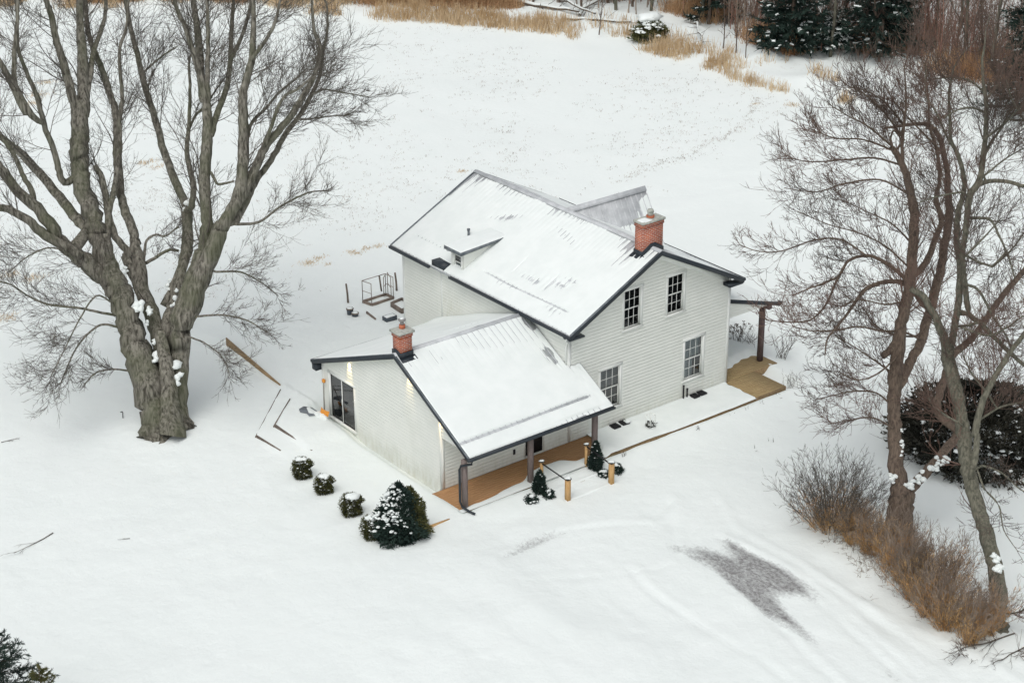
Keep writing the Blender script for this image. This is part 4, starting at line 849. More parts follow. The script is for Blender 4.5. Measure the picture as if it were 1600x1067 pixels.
mp = traced_tree(maple, LB, TD, M['bark'], M['twig'], 3, 3, 14, 8, 4, droop=.06, l1=(1.1, 4.0))
# snow caught in the forks
def blobs(name, pts, m, parent, seed=0, flat=.55):
    rng = np.random.default_rng(seed); parts = []
    for c, r in pts:
        ex = rng.uniform(.7, 1.5); a = np.linspace(0, 2*math.pi, 9)[:-1]+rng.uniform(0, 1); V = [np.array(c)+np.array((0, 0, r*flat))]
        for lv, (h, q) in enumerate(((.75, .6), (.2, 1.0), (-.35, .8))):
            for t in a: k = 1+rng.uniform(-.38, .38); V.append(np.array(c)+np.array((math.cos(t)*r*q*k*ex, math.sin(t)*r*q*k, (h+rng.uniform(-.25, .2))*r*flat)))
        V = np.array(V); F4 = [[1+l*8+j, 1+(l+1)*8+j, 1+(l+1)*8+(j+1) % 8, 1+l*8+(j+1) % 8] for l in range(2) for j in range(8)]+[[0, 1+j, 1+(j+1) % 8, 1+(j+1) % 8] for j in range(8)]
        parts.append((V, np.array(F4)))
    vs_, fs_, k = [], [], 0
    for V, F_ in parts:
        vs_.append(V); fs_ += [tuple(dict.fromkeys((f+k).tolist())) for f in F_]; k += len(V)
    return mesh_np(name, np.concatenate(vs_), fs_, m, parent, smooth=True)
sp_ = []
rg = random.Random(5)
for (x, y, do, r) in ((250, 560, -.3, .22), (262, 558, -.3, .2), (270, 572, -.35, .25), (275, 588, -.5, .2), (245, 555, -.5, .16), (232, 490, -.2, .16), (215, 478, -.45, .2), (228, 505, -.2, .1), (280, 470, .5, .2), (274, 478, .4, .16), (292, 440, .8, .14), (322, 405, -.7, .17), (268, 445, .9, .12), (272, 605, -.5, .13), (291, 322, 1.2, .13), (246, 535, -.3, .12), (199, 425, .2, .12)):
    for _ in range(4): sp_.append((CAM+ray(x+rg.gauss(0, 3.2), y+rg.gauss(0, 5))*(TD+do+.2), r*rg.uniform(.45, 1.0)))
blobs('snow_patch', sp_, M['snow'], maple, 1, 1.1)

# ---- right-hand trees
b1 = gpt(1407, 845); D1 = depth(b1)
t1 = thing('roadside_tree', 'ruddy barked bare tree rising out of the orange shrub hedge right of the house', 'tree', tuple(b1))
LB = []
LB.append(dict(p=tr(c5, [(815, 500), (815, 430), (820, 330), (835, 250)], 0, 0, 42, 42), flare=.5, n=0))
LB.append(dict(p=tr(c5, [(835, 290), (805, 200), (797, 100), (793, 0)], 0, 0, 30, 24)+tr(c4, [(852, 900), (858, 800), (862, 730)], 0, 0, 23, 25), n=8, t0=.1, k=.8))
LB.append(dict(p=tr(c4, [(860, 770), (868, 690), (878, 600), (895, 480), (920, 360), (935, 230), (945, 120), (950, 0)], 0, -.6, 24, 17)+tr(c3, [(1040, 1000), (1015, 890), (985, 810), (950, 750), (935, 740)], -.7, -1, 15, 9), n=40, t0=.2))
LB.append(dict(p=tr(c4, [(875, 560), (845, 620), (805, 655)], -.1, -.3, 15, 12), n=0))
LB.append(dict(p=tr(c3, [(945, 745), (935, 690), (950, 655), (980, 690), (985, 740)], -.9, -.9, 4, 3), n=4, t0=.2, k=.5))
LB.append(dict(p=tr(c3, [(1010, 880), (990, 760), (1000, 620), (1010, 520), (1005, 380)], -.7, -2, 8, 3), n=30, ext=2, t0=.1))
LB.append(dict(p=tr(c4, [(885, 780), (920, 700), (965, 620), (990, 540), (1020, 430), (1060, 280), (1090, 120), (1105, 0)], .1, 1.2, 18, 15)+tr(c3, [(1220, 950), (1215, 850), (1180, 700), (1130, 630), (1060, 620), (1000, 628), (900, 642)], 1.3, 2, 12, 4), n=50, t0=.2))
LB.append(dict(p=tr(c4, [(930, 300), (1000, 230), (1040, 130), (1070, 40)], -.3, .8, 13, 10)+tr(c3, [(1160, 1000), (1180, 900), (1165, 760), (1130, 640), (1120, 500), (1110, 380)], .8, .5, 9, 3), n=34, t0=.2, ext=1.5))
LB.append(dict(p=tr(c5, [(850, 270), (900, 215), (960, 150), (1010, 90), (1050, 20)], 0, 1.6, 20, 15)+tr(c4, [(1050, 900), (1075, 780), (1120, 650), (1180, 600), (1250, 520), (1330, 400), (1442, 270), (1500, 190)], 1.6, 3.2, 16, 8), n=40, ext=3))
# arching boughs that sweep left over the yard
LB.append(dict(p=tr(c4, [(985, 420), (940, 350), (880, 318), (800, 322), (730, 350), (680, 410), (640, 470), (590, 530), (555, 580), (545, 650)], .8, -2.5, 11, 2.5), n=46, t0=.15, k=.8))
LB.append(dict(p=tr(c4, [(950, 360), (900, 300), (830, 240), (740, 200), (650, 225), (610, 290), (550, 320), (470, 350), (400, 380)], .2, -1.5, 9, 2), n=46, t0=.15, k=.8))
LB.append(dict(p=tr(c4, [(1000, 590), (900, 545), (800, 540), (700, 520), (600, 535), (500, 540), (400, 520)], .5, -2.5, 5, 2), n=34, t0=.15, k=.7))
LB.append(dict(p=tr(c4, [(850, 730), (780, 680), (690, 620), (590, 560)], 0, -1.5, 4, 2), n=24, t0=.15, k=.7))
LB.append(dict(p=tr(c4, [(850, 880), (780, 820), (680, 810), (580, 830), (500, 850)], 0, -1.5, 4, 1.8), n=28, t0=.15, k=.65))
LB.append(dict(p=tr(c4, [(1010, 460), (960, 560), (830, 545), (760, 500), (720, 440)], .5, 0, 5, 2), n=24, t0=.15, k=.7))
LB.append(dict(p=tr(c4, [(630, 250), (590, 330), (550, 420), (480, 490), (380, 500), (280, 490)], -1, -2, 5, 2), n=30, t0=.1, k=.7))
LB.append(dict(p=tr(c4, [(740, 205), (620, 130), (500, 130), (350, 180), (240, 180), (160, 150)], -1, -1, 4, 1.5), n=34, t0=.1, k=.7))
for q in ([(930, 260), (820, 160), (700, 100), (560, 60), (420, 0)], [(940, 150), (850, 60), (730, 0), (600, -60)], [(930, 400), (820, 420), (700, 400), (600, 440)], [(900, 620), (800, 720), (700, 760), (600, 720)], [(860, 980), (760, 930), (660, 940), (560, 960)]):
    LB.append(dict(p=tr(c4, q, -.2, -2, 4, 1.6), n=30, t0=.15, k=.8))
for q in ([(1000, 830), (850, 790), (700, 800), (540, 810), (420, 790)], [(960, 760), (800, 700), (650, 690), (520, 640)], [(960, 750), (830, 640), (720, 580), (620, 520)], [(1000, 700), (900, 560), (800, 470), (700, 420)], [(1040, 980), (880, 900), (700, 920), (560, 960), (400, 940)],
          [(1190, 760), (1080, 650), (960, 520), (900, 420)], [(1000, 630), (930, 540), (860, 480), (760, 440)]):
    LB.append(dict(p=tr(c3, q, -.6, rg.uniform(-3, 3), 4.5, 1.6), n=34, t0=.12, k=.8))
traced_tree(t1, LB, D1, M['bark_red'], M['twig_red'], 5, 3, 12, 6, 3, droop=.02, l1=(.8, 2.9), tw=(.007, .009), nfac=.86)
def limb_snow(pts, D, par, sd_):
    g_ = random.Random(sd_); L = []
    for x, y, r_, sx, sy in pts:
        for _ in range(11): L.append((CAM+ray(*c5(x+g_.gauss(0, sx), y+g_.gauss(0, sy)))*D, r_*g_.uniform(.8, 1.6)))
    blobs('snow_patch', L, M['snow'], par, sd_, .9)
limb_snow([(785, 215, .075, 8, 12), (852, 250, .10, 10, 12), (905, 218, .08, 16, 5), (955, 170, .08, 18, 9), (985, 140, .06, 14, 9), (823, 70, .05, 3, 26)], D1-.22, t1, 4)
b2 = gpt(1562, 985); D2 = depth(b2)
t2 = thing('leaning_tree', 'grey green bare tree with leaning trunk at the lower right behind the shrub hedge', 'tree', tuple(b2))
LB = []
LB.append(dict(p=tr(c5, [(1242, 905), (1238, 850), (1234, 740), (1215, 600), (1185, 480), (1150, 360), (1118, 240), (1095, 140), (1082, 20)], 0, 2.0, 30, 25)+tr(c4, [(1155, 900), (1135, 800), (1105, 690), (1095, 620)], 2.1, 2.8, 24, 22), flare=.35, n=10, t0=.35))
LB.append(dict(p=tr(c5, [(1112, 200), (1130, 130), (1138, 40)], 1.2, 1.2, 12, 12)+tr(c4, [(1222, 1000), (1250, 880), (1300, 770), (1370, 650), (1430, 570), (1500, 480)], 1.2, .2, 13, 8), n=44, ext=3, t0=.3))
LB.append(dict(p=tr(c4, [(1105, 660), (1075, 560), (1045, 480), (990, 390), (930, 350)], 2.8, 2.2, 17, 11), n=20))
LB.append(dict(p=tr(c4, [(1110, 640), (1130, 500), (1150, 380), (1155, 250), (1140, 130), (1148, 0)], 2.8, 3.5, 14, 11)+tr(c3, [(1290, 1000), (1300, 900), (1270, 780), (1235, 700), (1230, 600), (1225, 480), (1240, 380)], 3.5, 3, 10, 4), n=54, ext=2, t0=.2))
LB.append(dict(p=tr(c4, [(1190, 460), (1175, 330), (1165, 200), (1185, 60)], 3, 2.6, 11, 11)+tr(c3, [(1330, 980), (1380, 900), (1400, 760), (1410, 620), (1408, 500), (1395, 400), (1390, 300)], 2.6, 2, 13, 5), n=54, ext=2, t0=.2))
LB.append(dict(p=tr(c3, [(1380, 920), (1440, 905), (1520, 910), (1610, 935), (1680, 960)], 2.5, 1.2, 9, 6), n=26, ext=2, t0=.2))
LB.append(dict(p=tr(c3, [(1395, 800), (1430, 720), (1480, 650), (1530, 560), (1590, 480)], 2.4, 3, 6, 3), n=30, ext=1.5, t0=.15))
LB.append(dict(p=tr(c3, [(1400, 560), (1340, 540), (1270, 550), (1200, 590)], 2.3, 1.6, 5, 2.5), n=26, t0=.15))
LB.append(dict(p=tr(c4, [(1240, 500), (1300, 560), (1380, 640), (1450, 700), (1520, 760)], 1.8, .5, 10, 6), n=24, ext=2, t0=.2))
LB.append(dict(p=tr(c4, [(1180, 330), (1240, 360), (1300, 470), (1360, 560), (1400, 660)], 2.4, .8, 6, 3), n=26, t0=.2))
LB.append(dict(p=tr(c4, [(1220, 30), (1290, 40), (1330, 110), (1370, 200), (1400, 300)], 2.6, 1, 6, 3), n=26, t0=.2))
for q in ([(1150, 520), (1280, 560), (1370, 520), (1442, 470)], [(1160, 960), (1060, 900), (1010, 840)], [(1240, 940), (1340, 880), (1440, 860)], [(1280, 820), (1200, 720), (1150, 600)], [(1300, 250), (1380, 180), (1442, 100)], [(1180, 200), (1260, 120), (1340, 30)]):
    LB.append(dict(p=tr(c4, q, 1.5, rg.uniform(-1, 4), 5, 2), n=28, t0=.12))
for q in ([(1400, 460), (1320, 400), (1220, 390), (1110, 400)], [(1400, 700), (1500, 620), (1560, 560), (1620, 500)], [(1230, 720), (1160, 560), (1110, 480), (1110, 330)], [(1400, 880), (1500, 800), (1600, 740)], [(1290, 960), (1180, 980), (1080, 1010)], [(1600, 600), (1540, 500), (1510, 400)], [(1410, 500), (1470, 420), (1500, 330)]):
    LB.append(dict(p=tr(c3, q, 2.2, rg.uniform(0, 4), 4.5, 1.8), n=32, t0=.12))
for q in ([(1160, 160), (1240, 190), (1320, 260), (1400, 300)], [(1170, 260), (1230, 330), (1250, 430), (1310, 520)], [(1240, 780), (1310, 770), (1370, 740)], [(1250, 850), (1200, 900), (1110, 960), (1050, 1020)], [(1255, 870), (1320, 930), (1400, 960)]):
    LB.append(dict(p=tr(c5, q, 0, -1.5, 4, 1.5), n=16, t0=.2, k=.7))
traced_tree(t2, LB, D2, M['bark_grey'], M['twig_red'], 9, 3, 12, 6, 3, droop=.03, l1=(.8, 2.9), tw=(.007, .009), nfac=.86)
limb_snow([(1215, 555, .07, 6, 16), (1228, 585, .08, 8, 6), (1268, 800, .05, 5, 6)], D2-.22, t2, 5)

# ------------------------------------------------------------------ leaf and blade clouds
def blades(Pt, Dr, Ln, Wd, rng, taper=.3):
    """flat tapering blades; Pt bases, Dr directions"""
    n = len(Pt); Dr = unit(Dr); sd_ = unit(np.cross(Dr, unit(rng.normal(0, 1, (n, 3)))))*Wd[:, None]/2; e = Pt+Dr*Ln[:, None]
    V = np.stack([Pt-sd_, Pt+sd_, e+sd_*taper, e-sd_*taper], 1).reshape(-1, 3)
    return V, np.arange(4*n).reshape(n, 4)
def shell(c, rfn, h, n, rng, depth_=.3, zmin=0.0):
    """points inside the outer part of a body of revolution with a bumpy outline; returns points and outward dirs"""
    t = rng.uniform(zmin, 1, n*3); r_ = np.array([rfn(q) for q in t]); keep = rng.random(n*3) < (r_/r_.max()+.15); t = t[keep][:n]; r_ = r_[keep][:n]; n = len(t)
    a = rng.uniform(0, 2*math.pi, n); bump = 1+.16*np.sin(a*3+t*9+c[0])+.10*np.sin(a*7+t*17)+.05*rng.normal(0, 1, n)
    q = 1-depth_*rng.random(n)**1.5
    P = np.stack([c[0]+np.cos(a)*r_*bump*q, c[1]+np.sin(a)*r_*bump*q, c[2]+t*h], 1)
    return P, unit(np.stack([np.cos(a), np.sin(a), .35+1.2*(t-.4)], 1)), t
def leafy(name, c, rfn, h, n, ls, m, parent, seed, depth_=.3):
    rng = np.random.default_rng(seed); P, D, t = shell(c, rfn, h, n, rng, depth_)
    V, F_ = blades(P, unit(D+rng.normal(0, .6, D.shape)), rng.uniform(.6, 1.3, len(P))*ls, rng.uniform(.5, 1, len(P))*ls*.6, rng)
    return mesh_np(name, V, F_, m, parent)
def snowbits(c, rfn, h, n, r, m_parent, seed, topbias=.5, capr=0, name='snow_patch'):
    rng = np.random.default_rng(seed); P, D, t = shell(c, rfn, h, n*4, rng, .05); k = (t > topbias*rng.random(len(t))+.15); P = P[k][:n]
    L = [(p, r*rng.uniform(.5, 1.3)) for p in P]
    if capr: L += [((c[0]+rng.uniform(-1, 1)*capr*.5, c[1]+rng.uniform(-1, 1)*capr*.5, c[2]+h*.99), capr*rng.uniform(.45, .8)) for _ in range(5)]
    return blobs(name, L, M['snow'], m_parent, seed, .6)

# ---- clipped shrubs beside the addition
for i, (px, py, r0, hh, lab) in enumerate(((473, 744, .38, .80, 'small clipped round shrub farthest from the spruce, snow on top'), (507, 768, .36, .72, 'dark clipped shrub in the middle of the row, snow flecks on its crown'),
                                     (550, 802, .42, .82, 'olive clipped shrub with flat snow cap, standing free next to the snowy spruce'), (583, 838, .42, .86, 'clipped shrub squeezed against the left side of the snowy spruce'))):
    g0 = gpt(px, py); c = (g0[0], g0[1], g0[2]-.05)
    bz = thing('clipped_shrub', lab, 'shrub', c, 'clipped shrubs in a row beside the addition')
    fn = lambda t, r0=r0: r0*(.82+.25*t if t < .8 else 1.02*math.sqrt(max(0, 1-((t-.8)/.22)**2))+.02)
    leafy('foliage', c, fn, hh, 3800, .055, M['box'], bz, 20+i, .35); leafy('inner_foliage', c, lambda t, fn=fn: fn(t)*.85, hh*.93, 1500, .08, M['dkbush'], bz, 60+i, .3)
    snowbits(c, fn, hh, 60, .028, bz, 30+i, .9, r0*.62)
g0 = gpt(624, 836); c = (g0[0], g0[1], g0[2]-.05)
spz = thing('young_spruce', 'bushy snow dusted blue green spruce at the corner of the yard with olive back side', 'spruce', c)
fn = lambda t: 1.0*(1-t)**.66*(.75+.25*min(1, t*6))+.04
leafy('foliage', c, fn, 2.2, 10000, .14, M['spruce'], spz, 41, .5)
c2_ = (c[0]+.46, c[1]-.08, c[2]); leafy('olive_foliage', c2_, lambda t: fn(t)*.76+.02, 1.95, 5000, .10, M['spruce_ol'], spz, 42, .3)
snowbits((c[0]-.13, c[1]+.02, c[2]), lambda t: fn(t)*.95, 2.2, 330, .06, spz, 43, .75)
# ---- small conical evergreens and mounds by the porch steps
for i, (px, py, r0, hh, lab) in enumerate(((843, 768, .30, 1.0, 'small dark conical evergreen at the foot of the middle porch post'), (931, 732, .33, 1.30, 'taller dark conical evergreen in front of the right porch post'))):
    g0 = gpt(px, py); c = (g0[0], g0[1], g0[2]-.05); e_ = thing('conical_evergreen', lab, 'evergreen', c, 'small conical evergreens by the porch steps')
    fn = lambda t, r0=r0: r0*(min(1, .55+2.2*t))*(1-t)**.62+.015
    leafy('foliage', c, fn, hh, 4200, .07, M['spruce'], e_, 50+i, .6); snowbits(c, fn, hh, 12, .035, e_, 52+i, .5)
for i, (px, py, r0, hh, ns, lab) in enumerate(((857, 775, .22, .30, 12, 'low round evergreen mound beside the shorter conical evergreen'), (830, 781, .26, .22, 30, 'low mound almost buried in snow left of the shorter conical evergreen'),
                                               (963, 736, .27, .34, 12, 'low evergreen mound behind the right hand step post'), (943, 741, .26, .18, 22, 'flat snowy mound between the taller conical evergreen and the step post'))):
    g0 = gpt(px, py); c = (g0[0], g0[1], g0[2]-.03); e_ = thing('evergreen_mound', lab, 'shrub', c, 'low mounds by the porch steps')
    fn = lambda t, r0=r0: r0*math.sqrt(max(0.02, 1-t*t))
    leafy('foliage', c, fn, hh, 900, .08, M['spruce'], e_, 70+i, .5); snowbits(c, fn, hh, ns, .045, e_, 75+i, .3, r0*.5)

# ---- big dark bush at the right
g0 = gpt(1522, 698); c = (g0[0], g0[1], g0[2]-.1)
db = thing('dark_bush', 'large dark rounded bush with snow specks behind the leaning tree', 'bush', c)
fn = lambda t: 3.15*math.sqrt(max(.01, 1-(t*.96)**2.2))
leafy('foliage', c, fn, 2.6, 21000, .20, M['dkbush'], db, 81, .35)
snowbits(c, fn, 2.5, 170, .11, db, 82, .2)
rng = np.random.default_rng(83); P, D, t = shell(c, lambda q: fn(q)*1.0, 2.6, 420, rng, .4)
P1, R1 = grow(P, D+rng.normal(0, .7, D.shape), rng.uniform(.5, 1.3, len(P)), np.full(len(P), .010), 5, rng, .3, .1); V, F_ = tubes(P1, R1, 3); mesh_np('twigs', V, F_, M['twig'], db)

# ---- shrub hedge along the drive
HS = [(1300, 822, 2.55, 1.65, 170), (1335, 845, 1.6, .85, 60), (1362, 862, 1.7, .8, 65), (1392, 884, 1.9, .9, 80), (1418, 908, 2.0, .9, 90), (1432, 935, 2.0, .85, 85), (1452, 958, 1.9, .8, 75), (1478, 978, 2.0, .85, 75), (1510, 1000, 1.8, .8, 75), (1538, 985, 1.9, .75, 55), (1470, 928, 2.1, .9, 60)]
for i, (px, py, hh, sp, ns) in enumerate(HS):
    ns = int(ns*.72)
    rng = np.random.default_rng(200+i); g0 = gpt(px, py)
    lab = 'largest shrub of the hedge, grey tipped fan at the house end of the row' if i == 0 else 'small orange shrub at the near end of the hedge, bare red stems at its foot' if i == 8 else 'orange brown hedge shrub with grey tips along the drive, %s' % ['', 'second from house end', 'third from house end', 'at the ruddy trunk', 'fifth from house end', 'middle of drive side', 'fourth from near end', 'third from near end', '', 'against leaning trunk', 'behind the middle'][i]
    sh = thing('hedge_shrub', lab, 'shrub', tuple(g0), 'shrubs of the hedge along the drive' if i not in (0, 8) else 'end shrubs of the hedge')
    a = rng.uniform(0, 2*math.pi, ns); rr = rng.uniform(0, 1, ns)**.6
    S = np.stack([g0[0]+np.cos(a)*rr*sp*.42, g0[1]+np.sin(a)*rr*sp*.42, np.full(ns, g0[2]-.1)], 1)
    D = np.stack([np.cos(a)*rr*sp*.62, np.sin(a)*rr*sp*.62, np.full(ns, 1.25)], 1)+rng.normal(0, .14, (ns, 3))
    P1, R1 = grow(S, D, rng.uniform(.75, 1.1, ns)*hh*1.05, np.full(ns, .012), 8, rng, .14, -.01)
    pr = [tubes(P1, R1, 3)]
    s2, d2, l2, r2 = spawn(P1, R1, 7, rng, (20, 45), .3, (.2, .4), .6, .006); P2, R2 = grow(s2, d2, l2, r2, 5, rng, .2, .08, .5); pr.append(tubes(P2, R2, 3))
    s3, d3, l3, r3 = spawn(P2, R2, 3, rng, (20, 50), .2, (.3, .6), .8, .006); P3, R3 = grow(s3, d3, l3, r3, 3, rng, .2, .1, .9); pr.append(tubes(P3, R3, 3))
    V, F_ = join(pr); mesh_np('stems', V, F_, M['stem_tan'] if i else M['twig'], sh)
    # rusty leaves and seed heads that still cling to the lower half
    nl = ns*(70 if i else 40); j = rng.integers(0, ns, nl); t = rng.random(nl)**1.15*(.82 if i else .6)*7; k = np.minimum(t.astype(int), 6); f = (t-k)[:, None]
    Q = P1[j, k]*(1-f)+P1[j, k+1]*f+rng.normal(0, .05, (nl, 3)); V, F_ = blades(Q, unit(P1[j, k+1]-P1[j, k])+rng.normal(0, .35, (nl, 3)), rng.uniform(.08, .22, nl), rng.uniform(.008, .02, nl), rng)
    mesh_np('rusty_leaves', V, F_, M['grass_o'], sh)
# low weeds poking through the snow in front of the hedge
rng = np.random.default_rng(300); pts = []
for k in range(210):
    t = rng.random(); p0 = np.array([1265, 800])*(1-t)+np.array([1465, 960])*t+rng.normal(0, 1, 2)*np.array([16, 11]); pts.append(gpt(p0[0], p0[1]))
S = np.array(pts); S = np.repeat(S, 4, 0)+rng.normal(0, .08, (len(S)*4, 3))*np.array([1, 1, 0])
P1, R1 = grow(S, rng.normal(0, 1, S.shape)+np.array([0, 0, .8]), rng.uniform(.15, .5, len(S)), np.full(len(S), .008), 5, rng, .4, -.08); V, F_ = tubes(P1, R1, 3)
tag(mesh_np('low_weeds', V, F_, M['stem_tan'], None), 'thin weeds and twigs poking through the snow in front of the hedge', 'weeds', kind='stuff')

# ------------------------------------------------------------------ conifers
def conifer(name, label, base, h, rmax, seed, nb=90, bl=.32, bw=.06, snow=.12, group=None, m=None, per=46, z0=.06, cat='conifer'):
    rng = np.random.default_rng(seed); base = np.array(base, float); o = thing(name, label, cat, tuple(base), group)
    P = np.linspace(0, 1, 7)[:, None]*np.array([0, 0, h])+base; V, F_ = tubes(P[None], (np.linspace(1, .12, 7)*h*.017)[None], 8); mesh_np('trunk', V, F_, M['bark_red'], o)
    t = np.sort(rng.uniform(z0, .985, nb)); a = np.arange(nb)*2.399+rng.normal(0, .3, nb); L = rmax*((1-t)**.85)*rng.uniform(.78, 1.12, nb)+.12
    S = base+np.stack([0*t, 0*t, t*h], 1); D = np.stack([np.cos(a), np.sin(a), .25-.35*(1-t)], 1)
    P1, R1 = grow(S, D, L, np.maximum(.02*L/2, .012), 9, rng, .08, -.05, .3, .10); pr = [tubes(P1, R1, 3)]
    s2, d2, l2, r2 = spawn(P1, R1, 9, rng, (35, 60), .12, (.22, .42), .6, .006); d2 = d2*np.array([1, 1, .35]); P2, R2 = grow(s2, d2, l2, r2, 4, rng, .12, -.04); pr.append(tubes(P2, R2, 3))
    V, F_ = join(pr); mesh_np('branches', V, F_, M['bark_red'], o)
    def needles(PP, n_, sc):
        m_, q, _ = PP.shape; j = rng.integers(0, m_, n_); t_ = rng.random(n_)*(q-1); k = np.minimum(t_.astype(int), q-2); f = (t_-k)[:, None]
        Q = PP[j, k]*(1-f)+PP[j, k+1]*f; T = unit(PP[j, k+1]-PP[j, k])
        return Q, unit(T*.8+rng.normal(0, .42, (n_, 3))+np.array([0, 0, -.08])), rng.uniform(.6, 1.2, n_)*sc
    Q1, T1, l_1 = needles(P1, nb*per//3, bl); Q2, T2, l_2 = needles(P2, nb*per, bl*.85)
    Q = np.concatenate([Q1, Q2]); T = np.concatenate([T1, T2]); l_ = np.concatenate([l_1, l_2]); V, F_ = blades(Q, T, l_, rng.uniform(.6, 1.2, len(Q))*bw, rng)
    mesh_np('foliage', V, F_, m or M['spruce'], o)
    if snow:
        n_ = int(nb*per*snow); Q, T, l_ = needles(P2, n_, bl*.8); Q[:, 2] += bw*.6+.02; V, F_ = blades(Q, T*np.array([1, 1, .2]), l_, rng.uniform(.8, 1.6, n_)*bw, rng, .7); mesh_np('snow_patch', V, F_, M['snow'], o)
    return o
conifer('spruce_tree', 'tall dark spruce with a snowy left skirt, nearest the middle of the far tree line', gpt(1236, 84), 11.5, 2.7, 401, 170, .45, .11, .035, 'dark spruces along the far tree line', per=100)
conifer('spruce_tree', 'tall dark spruce right of the gap in the far tree line, lowest boughs snow flecked', gpt(1374, 90), 12, 2.9, 402, 175, .45, .11, .035, 'dark spruces along the far tree line', per=100)
conifer('spruce_tree', 'narrow dark spruce at the left end of the far spruces', gpt(1108, 38), 10, 2.0, 403, 95, .45, .10, .04, 'dark spruces along the far tree line', per=90)
conifer('spruce_tree', 'dark spruce cut by the right edge of the picture, rusty brush at its foot', gpt(1612, 178), 12, 3.4, 404, 140, .45, .10, .03, 'dark spruces along the far tree line', per=90)
conifer('low_spruce', 'low snowy young spruce between the two tall dark spruces', gpt(1302, 78), 2.6, 1.5, 405, 50, .35, .09, .3, None, per=60)
conifer('near_spruce', 'top of a green spruce poking into the lower left corner', (-27.0, -4.4, -.3), 4.9, 2.7, 406, 130, .11, .017, .0, None, per=380)
conifer('near_spruce', 'olive green spruce low in the lower left corner', (-26.0, -6.2, -.3), 3.6, 1.4, 407, 80, .10, .016, .0, None, m=M['spruce_ol'], per=150)
# snow-laden juniper-like bush far off by the ditch
g0 = gpt(1015, 62); c = tuple(g0); e_ = thing('snowy_bush', 'round olive bush buried in snow at the far ditch', 'bush', c)
fn = lambda t: 1.15*math.sqrt(max(.02, 1-t*t)); leafy('foliage', c, fn, 1.5, 2600, .22, M['spruce_ol'], e_, 91, .4); snowbits(c, fn, 1.5, 90, .17, e_, 92, .5, .8)

# ------------------------------------------------------------------ far brush, grass and woods
def scatter_px(n, fn, rng):
    out = []
    while len(out) < n:
        q = fn(rng)
        if q is not None: out.append(gp(q[0], q[1]))
    P = np.array(out); P[:, 2] = ground_z(P[:, 0], P[:, 1]); return P
fxs = np.array([f[0] for f in FIELD], float); fys = np.array([f[1] for f in FIELD], float)
def band(rng):
    x = rng.uniform(-150, 1330); yl = np.interp(x, fxs, fys); wid = 26 if x > 500 else 20
    y = yl-abs(rng.normal(0, .5))*wid+rng.uniform(-3, 1)
    if 890 < x < 960 and rng.random() < .6: return None
    p = gp(x, y)
    return (x, y) if vnoise(np.array([p[0]*.35]), np.array([p[1]*.35]))[0] > .42 else None
rng = np.random.default_rng(500)
S = scatter_px(1500, band, rng); nb_ = 11; S = np.repeat(S, nb_, 0)+rng.normal(0, .22, (len(S)*nb_, 3))*np.array([1, 1, 0])
V, F_ = blades(S, rng.normal(0, .22, S.shape)+np.array([0, 0, 1]), rng.uniform(.25, .95, len(S)), rng.uniform(.02, .05, len(S)), rng, .4)
tag(mesh_np('dry_grass', V, F_, M['grass']), 'tan dry grass standing along the far edge of the field', 'grass', kind='stuff')
def brushy(rng):
    x = rng.uniform(-300, 1750) if rng.random() < .85 else rng.uniform(1750, 2500); top = -70
    yb_ = np.interp(x, [-300, 520, 760, 860, 1000, 1120, 1180, 1260, 1350, 1440, 1600, 1750, 2500], [4, 8, 14, 16, 22, 40, 82, 100, 108, 118, 150, 190, 315])
    y = yb_-abs(rng.normal(0, 1))*np.interp(x, [800, 1200, 1600], [12, 20, 34])
    if y < top: return None
    p = gp(x, y); return (x, y) if vnoise(np.array([p[0]*.22+40]), np.array([p[1]*.22]))[0] > .36 else None
S = scatter_px(4200, brushy, rng); S = np.repeat(S, 9, 0)+rng.normal(0, .3, (len(S)*9, 3))*np.array([1, 1, 0])
P1, R1 = grow(S, rng.normal(0, .3, S.shape)+np.array([0, 0, 1]), rng.uniform(.4, 1.6, len(S)), np.full(len(S), .016), 4, rng, .3, .02, .5); V, F_ = tubes(P1, R1, 3)
tag(mesh_np('orange_brush', V, F_, M['brush']), 'rusty orange brush and grass along the foot of the far woods', 'brush', kind='stuff')
def woodsy(rng):
    x = rng.uniform(-300, 1800) if rng.random() < .82 else rng.uniform(1800, 2500)
    yb_ = np.interp(x, [-300, 400, 800, 900, 1000, 1120, 1180, 1260, 1350, 1440, 1600, 1800, 2500], [-30, -26, 2, 10, 14, 30, 62, 80, 88, 100, 135, 180, 300])
    return (x, yb_-rng.exponential(1)*34)
S = scatter_px(8400, woodsy, rng)
P1, R1 = grow(S, rng.normal(0, .12, S.shape)+np.array([0, 0, 1]), rng.uniform(1.5, 5.5, len(S)), rng.uniform(.012, .028, len(S)), 5, rng, .12, .03, .4)
h_ = rng.random(len(S)) < .45
pr = [tubes(P1[h_], R1[h_], 3)]; s2, d2, l2, r2 = spawn(P1[h_], R1[h_], 4, rng, (20, 45), .3, (.15, .35), .6, .009); P2, R2 = grow(s2, d2, l2, r2, 3, rng, .2, .1); pr.append(tubes(P2, R2, 3)); V, F_ = join(pr)
tag(mesh_np('red_thicket', V, F_, M['stem_red']), 'dense reddish thicket of thin saplings filling the far woods', 'thicket', kind='stuff')
pr = [tubes(P1[~h_], R1[~h_], 3)]; s2, d2, l2, r2 = spawn(P1[~h_], R1[~h_], 4, rng, (20, 45), .3, (.15, .35), .6, .009); P2, R2 = grow(s2, d2, l2, r2, 3, rng, .2, .1); pr.append(tubes(P2, R2, 3)); V, F_ = join(pr)
tag(mesh_np('grey_thicket', V, F_, M['stem_tan']), 'grey brown thicket of thin stems mixed into the far woods', 'thicket', kind='stuff')
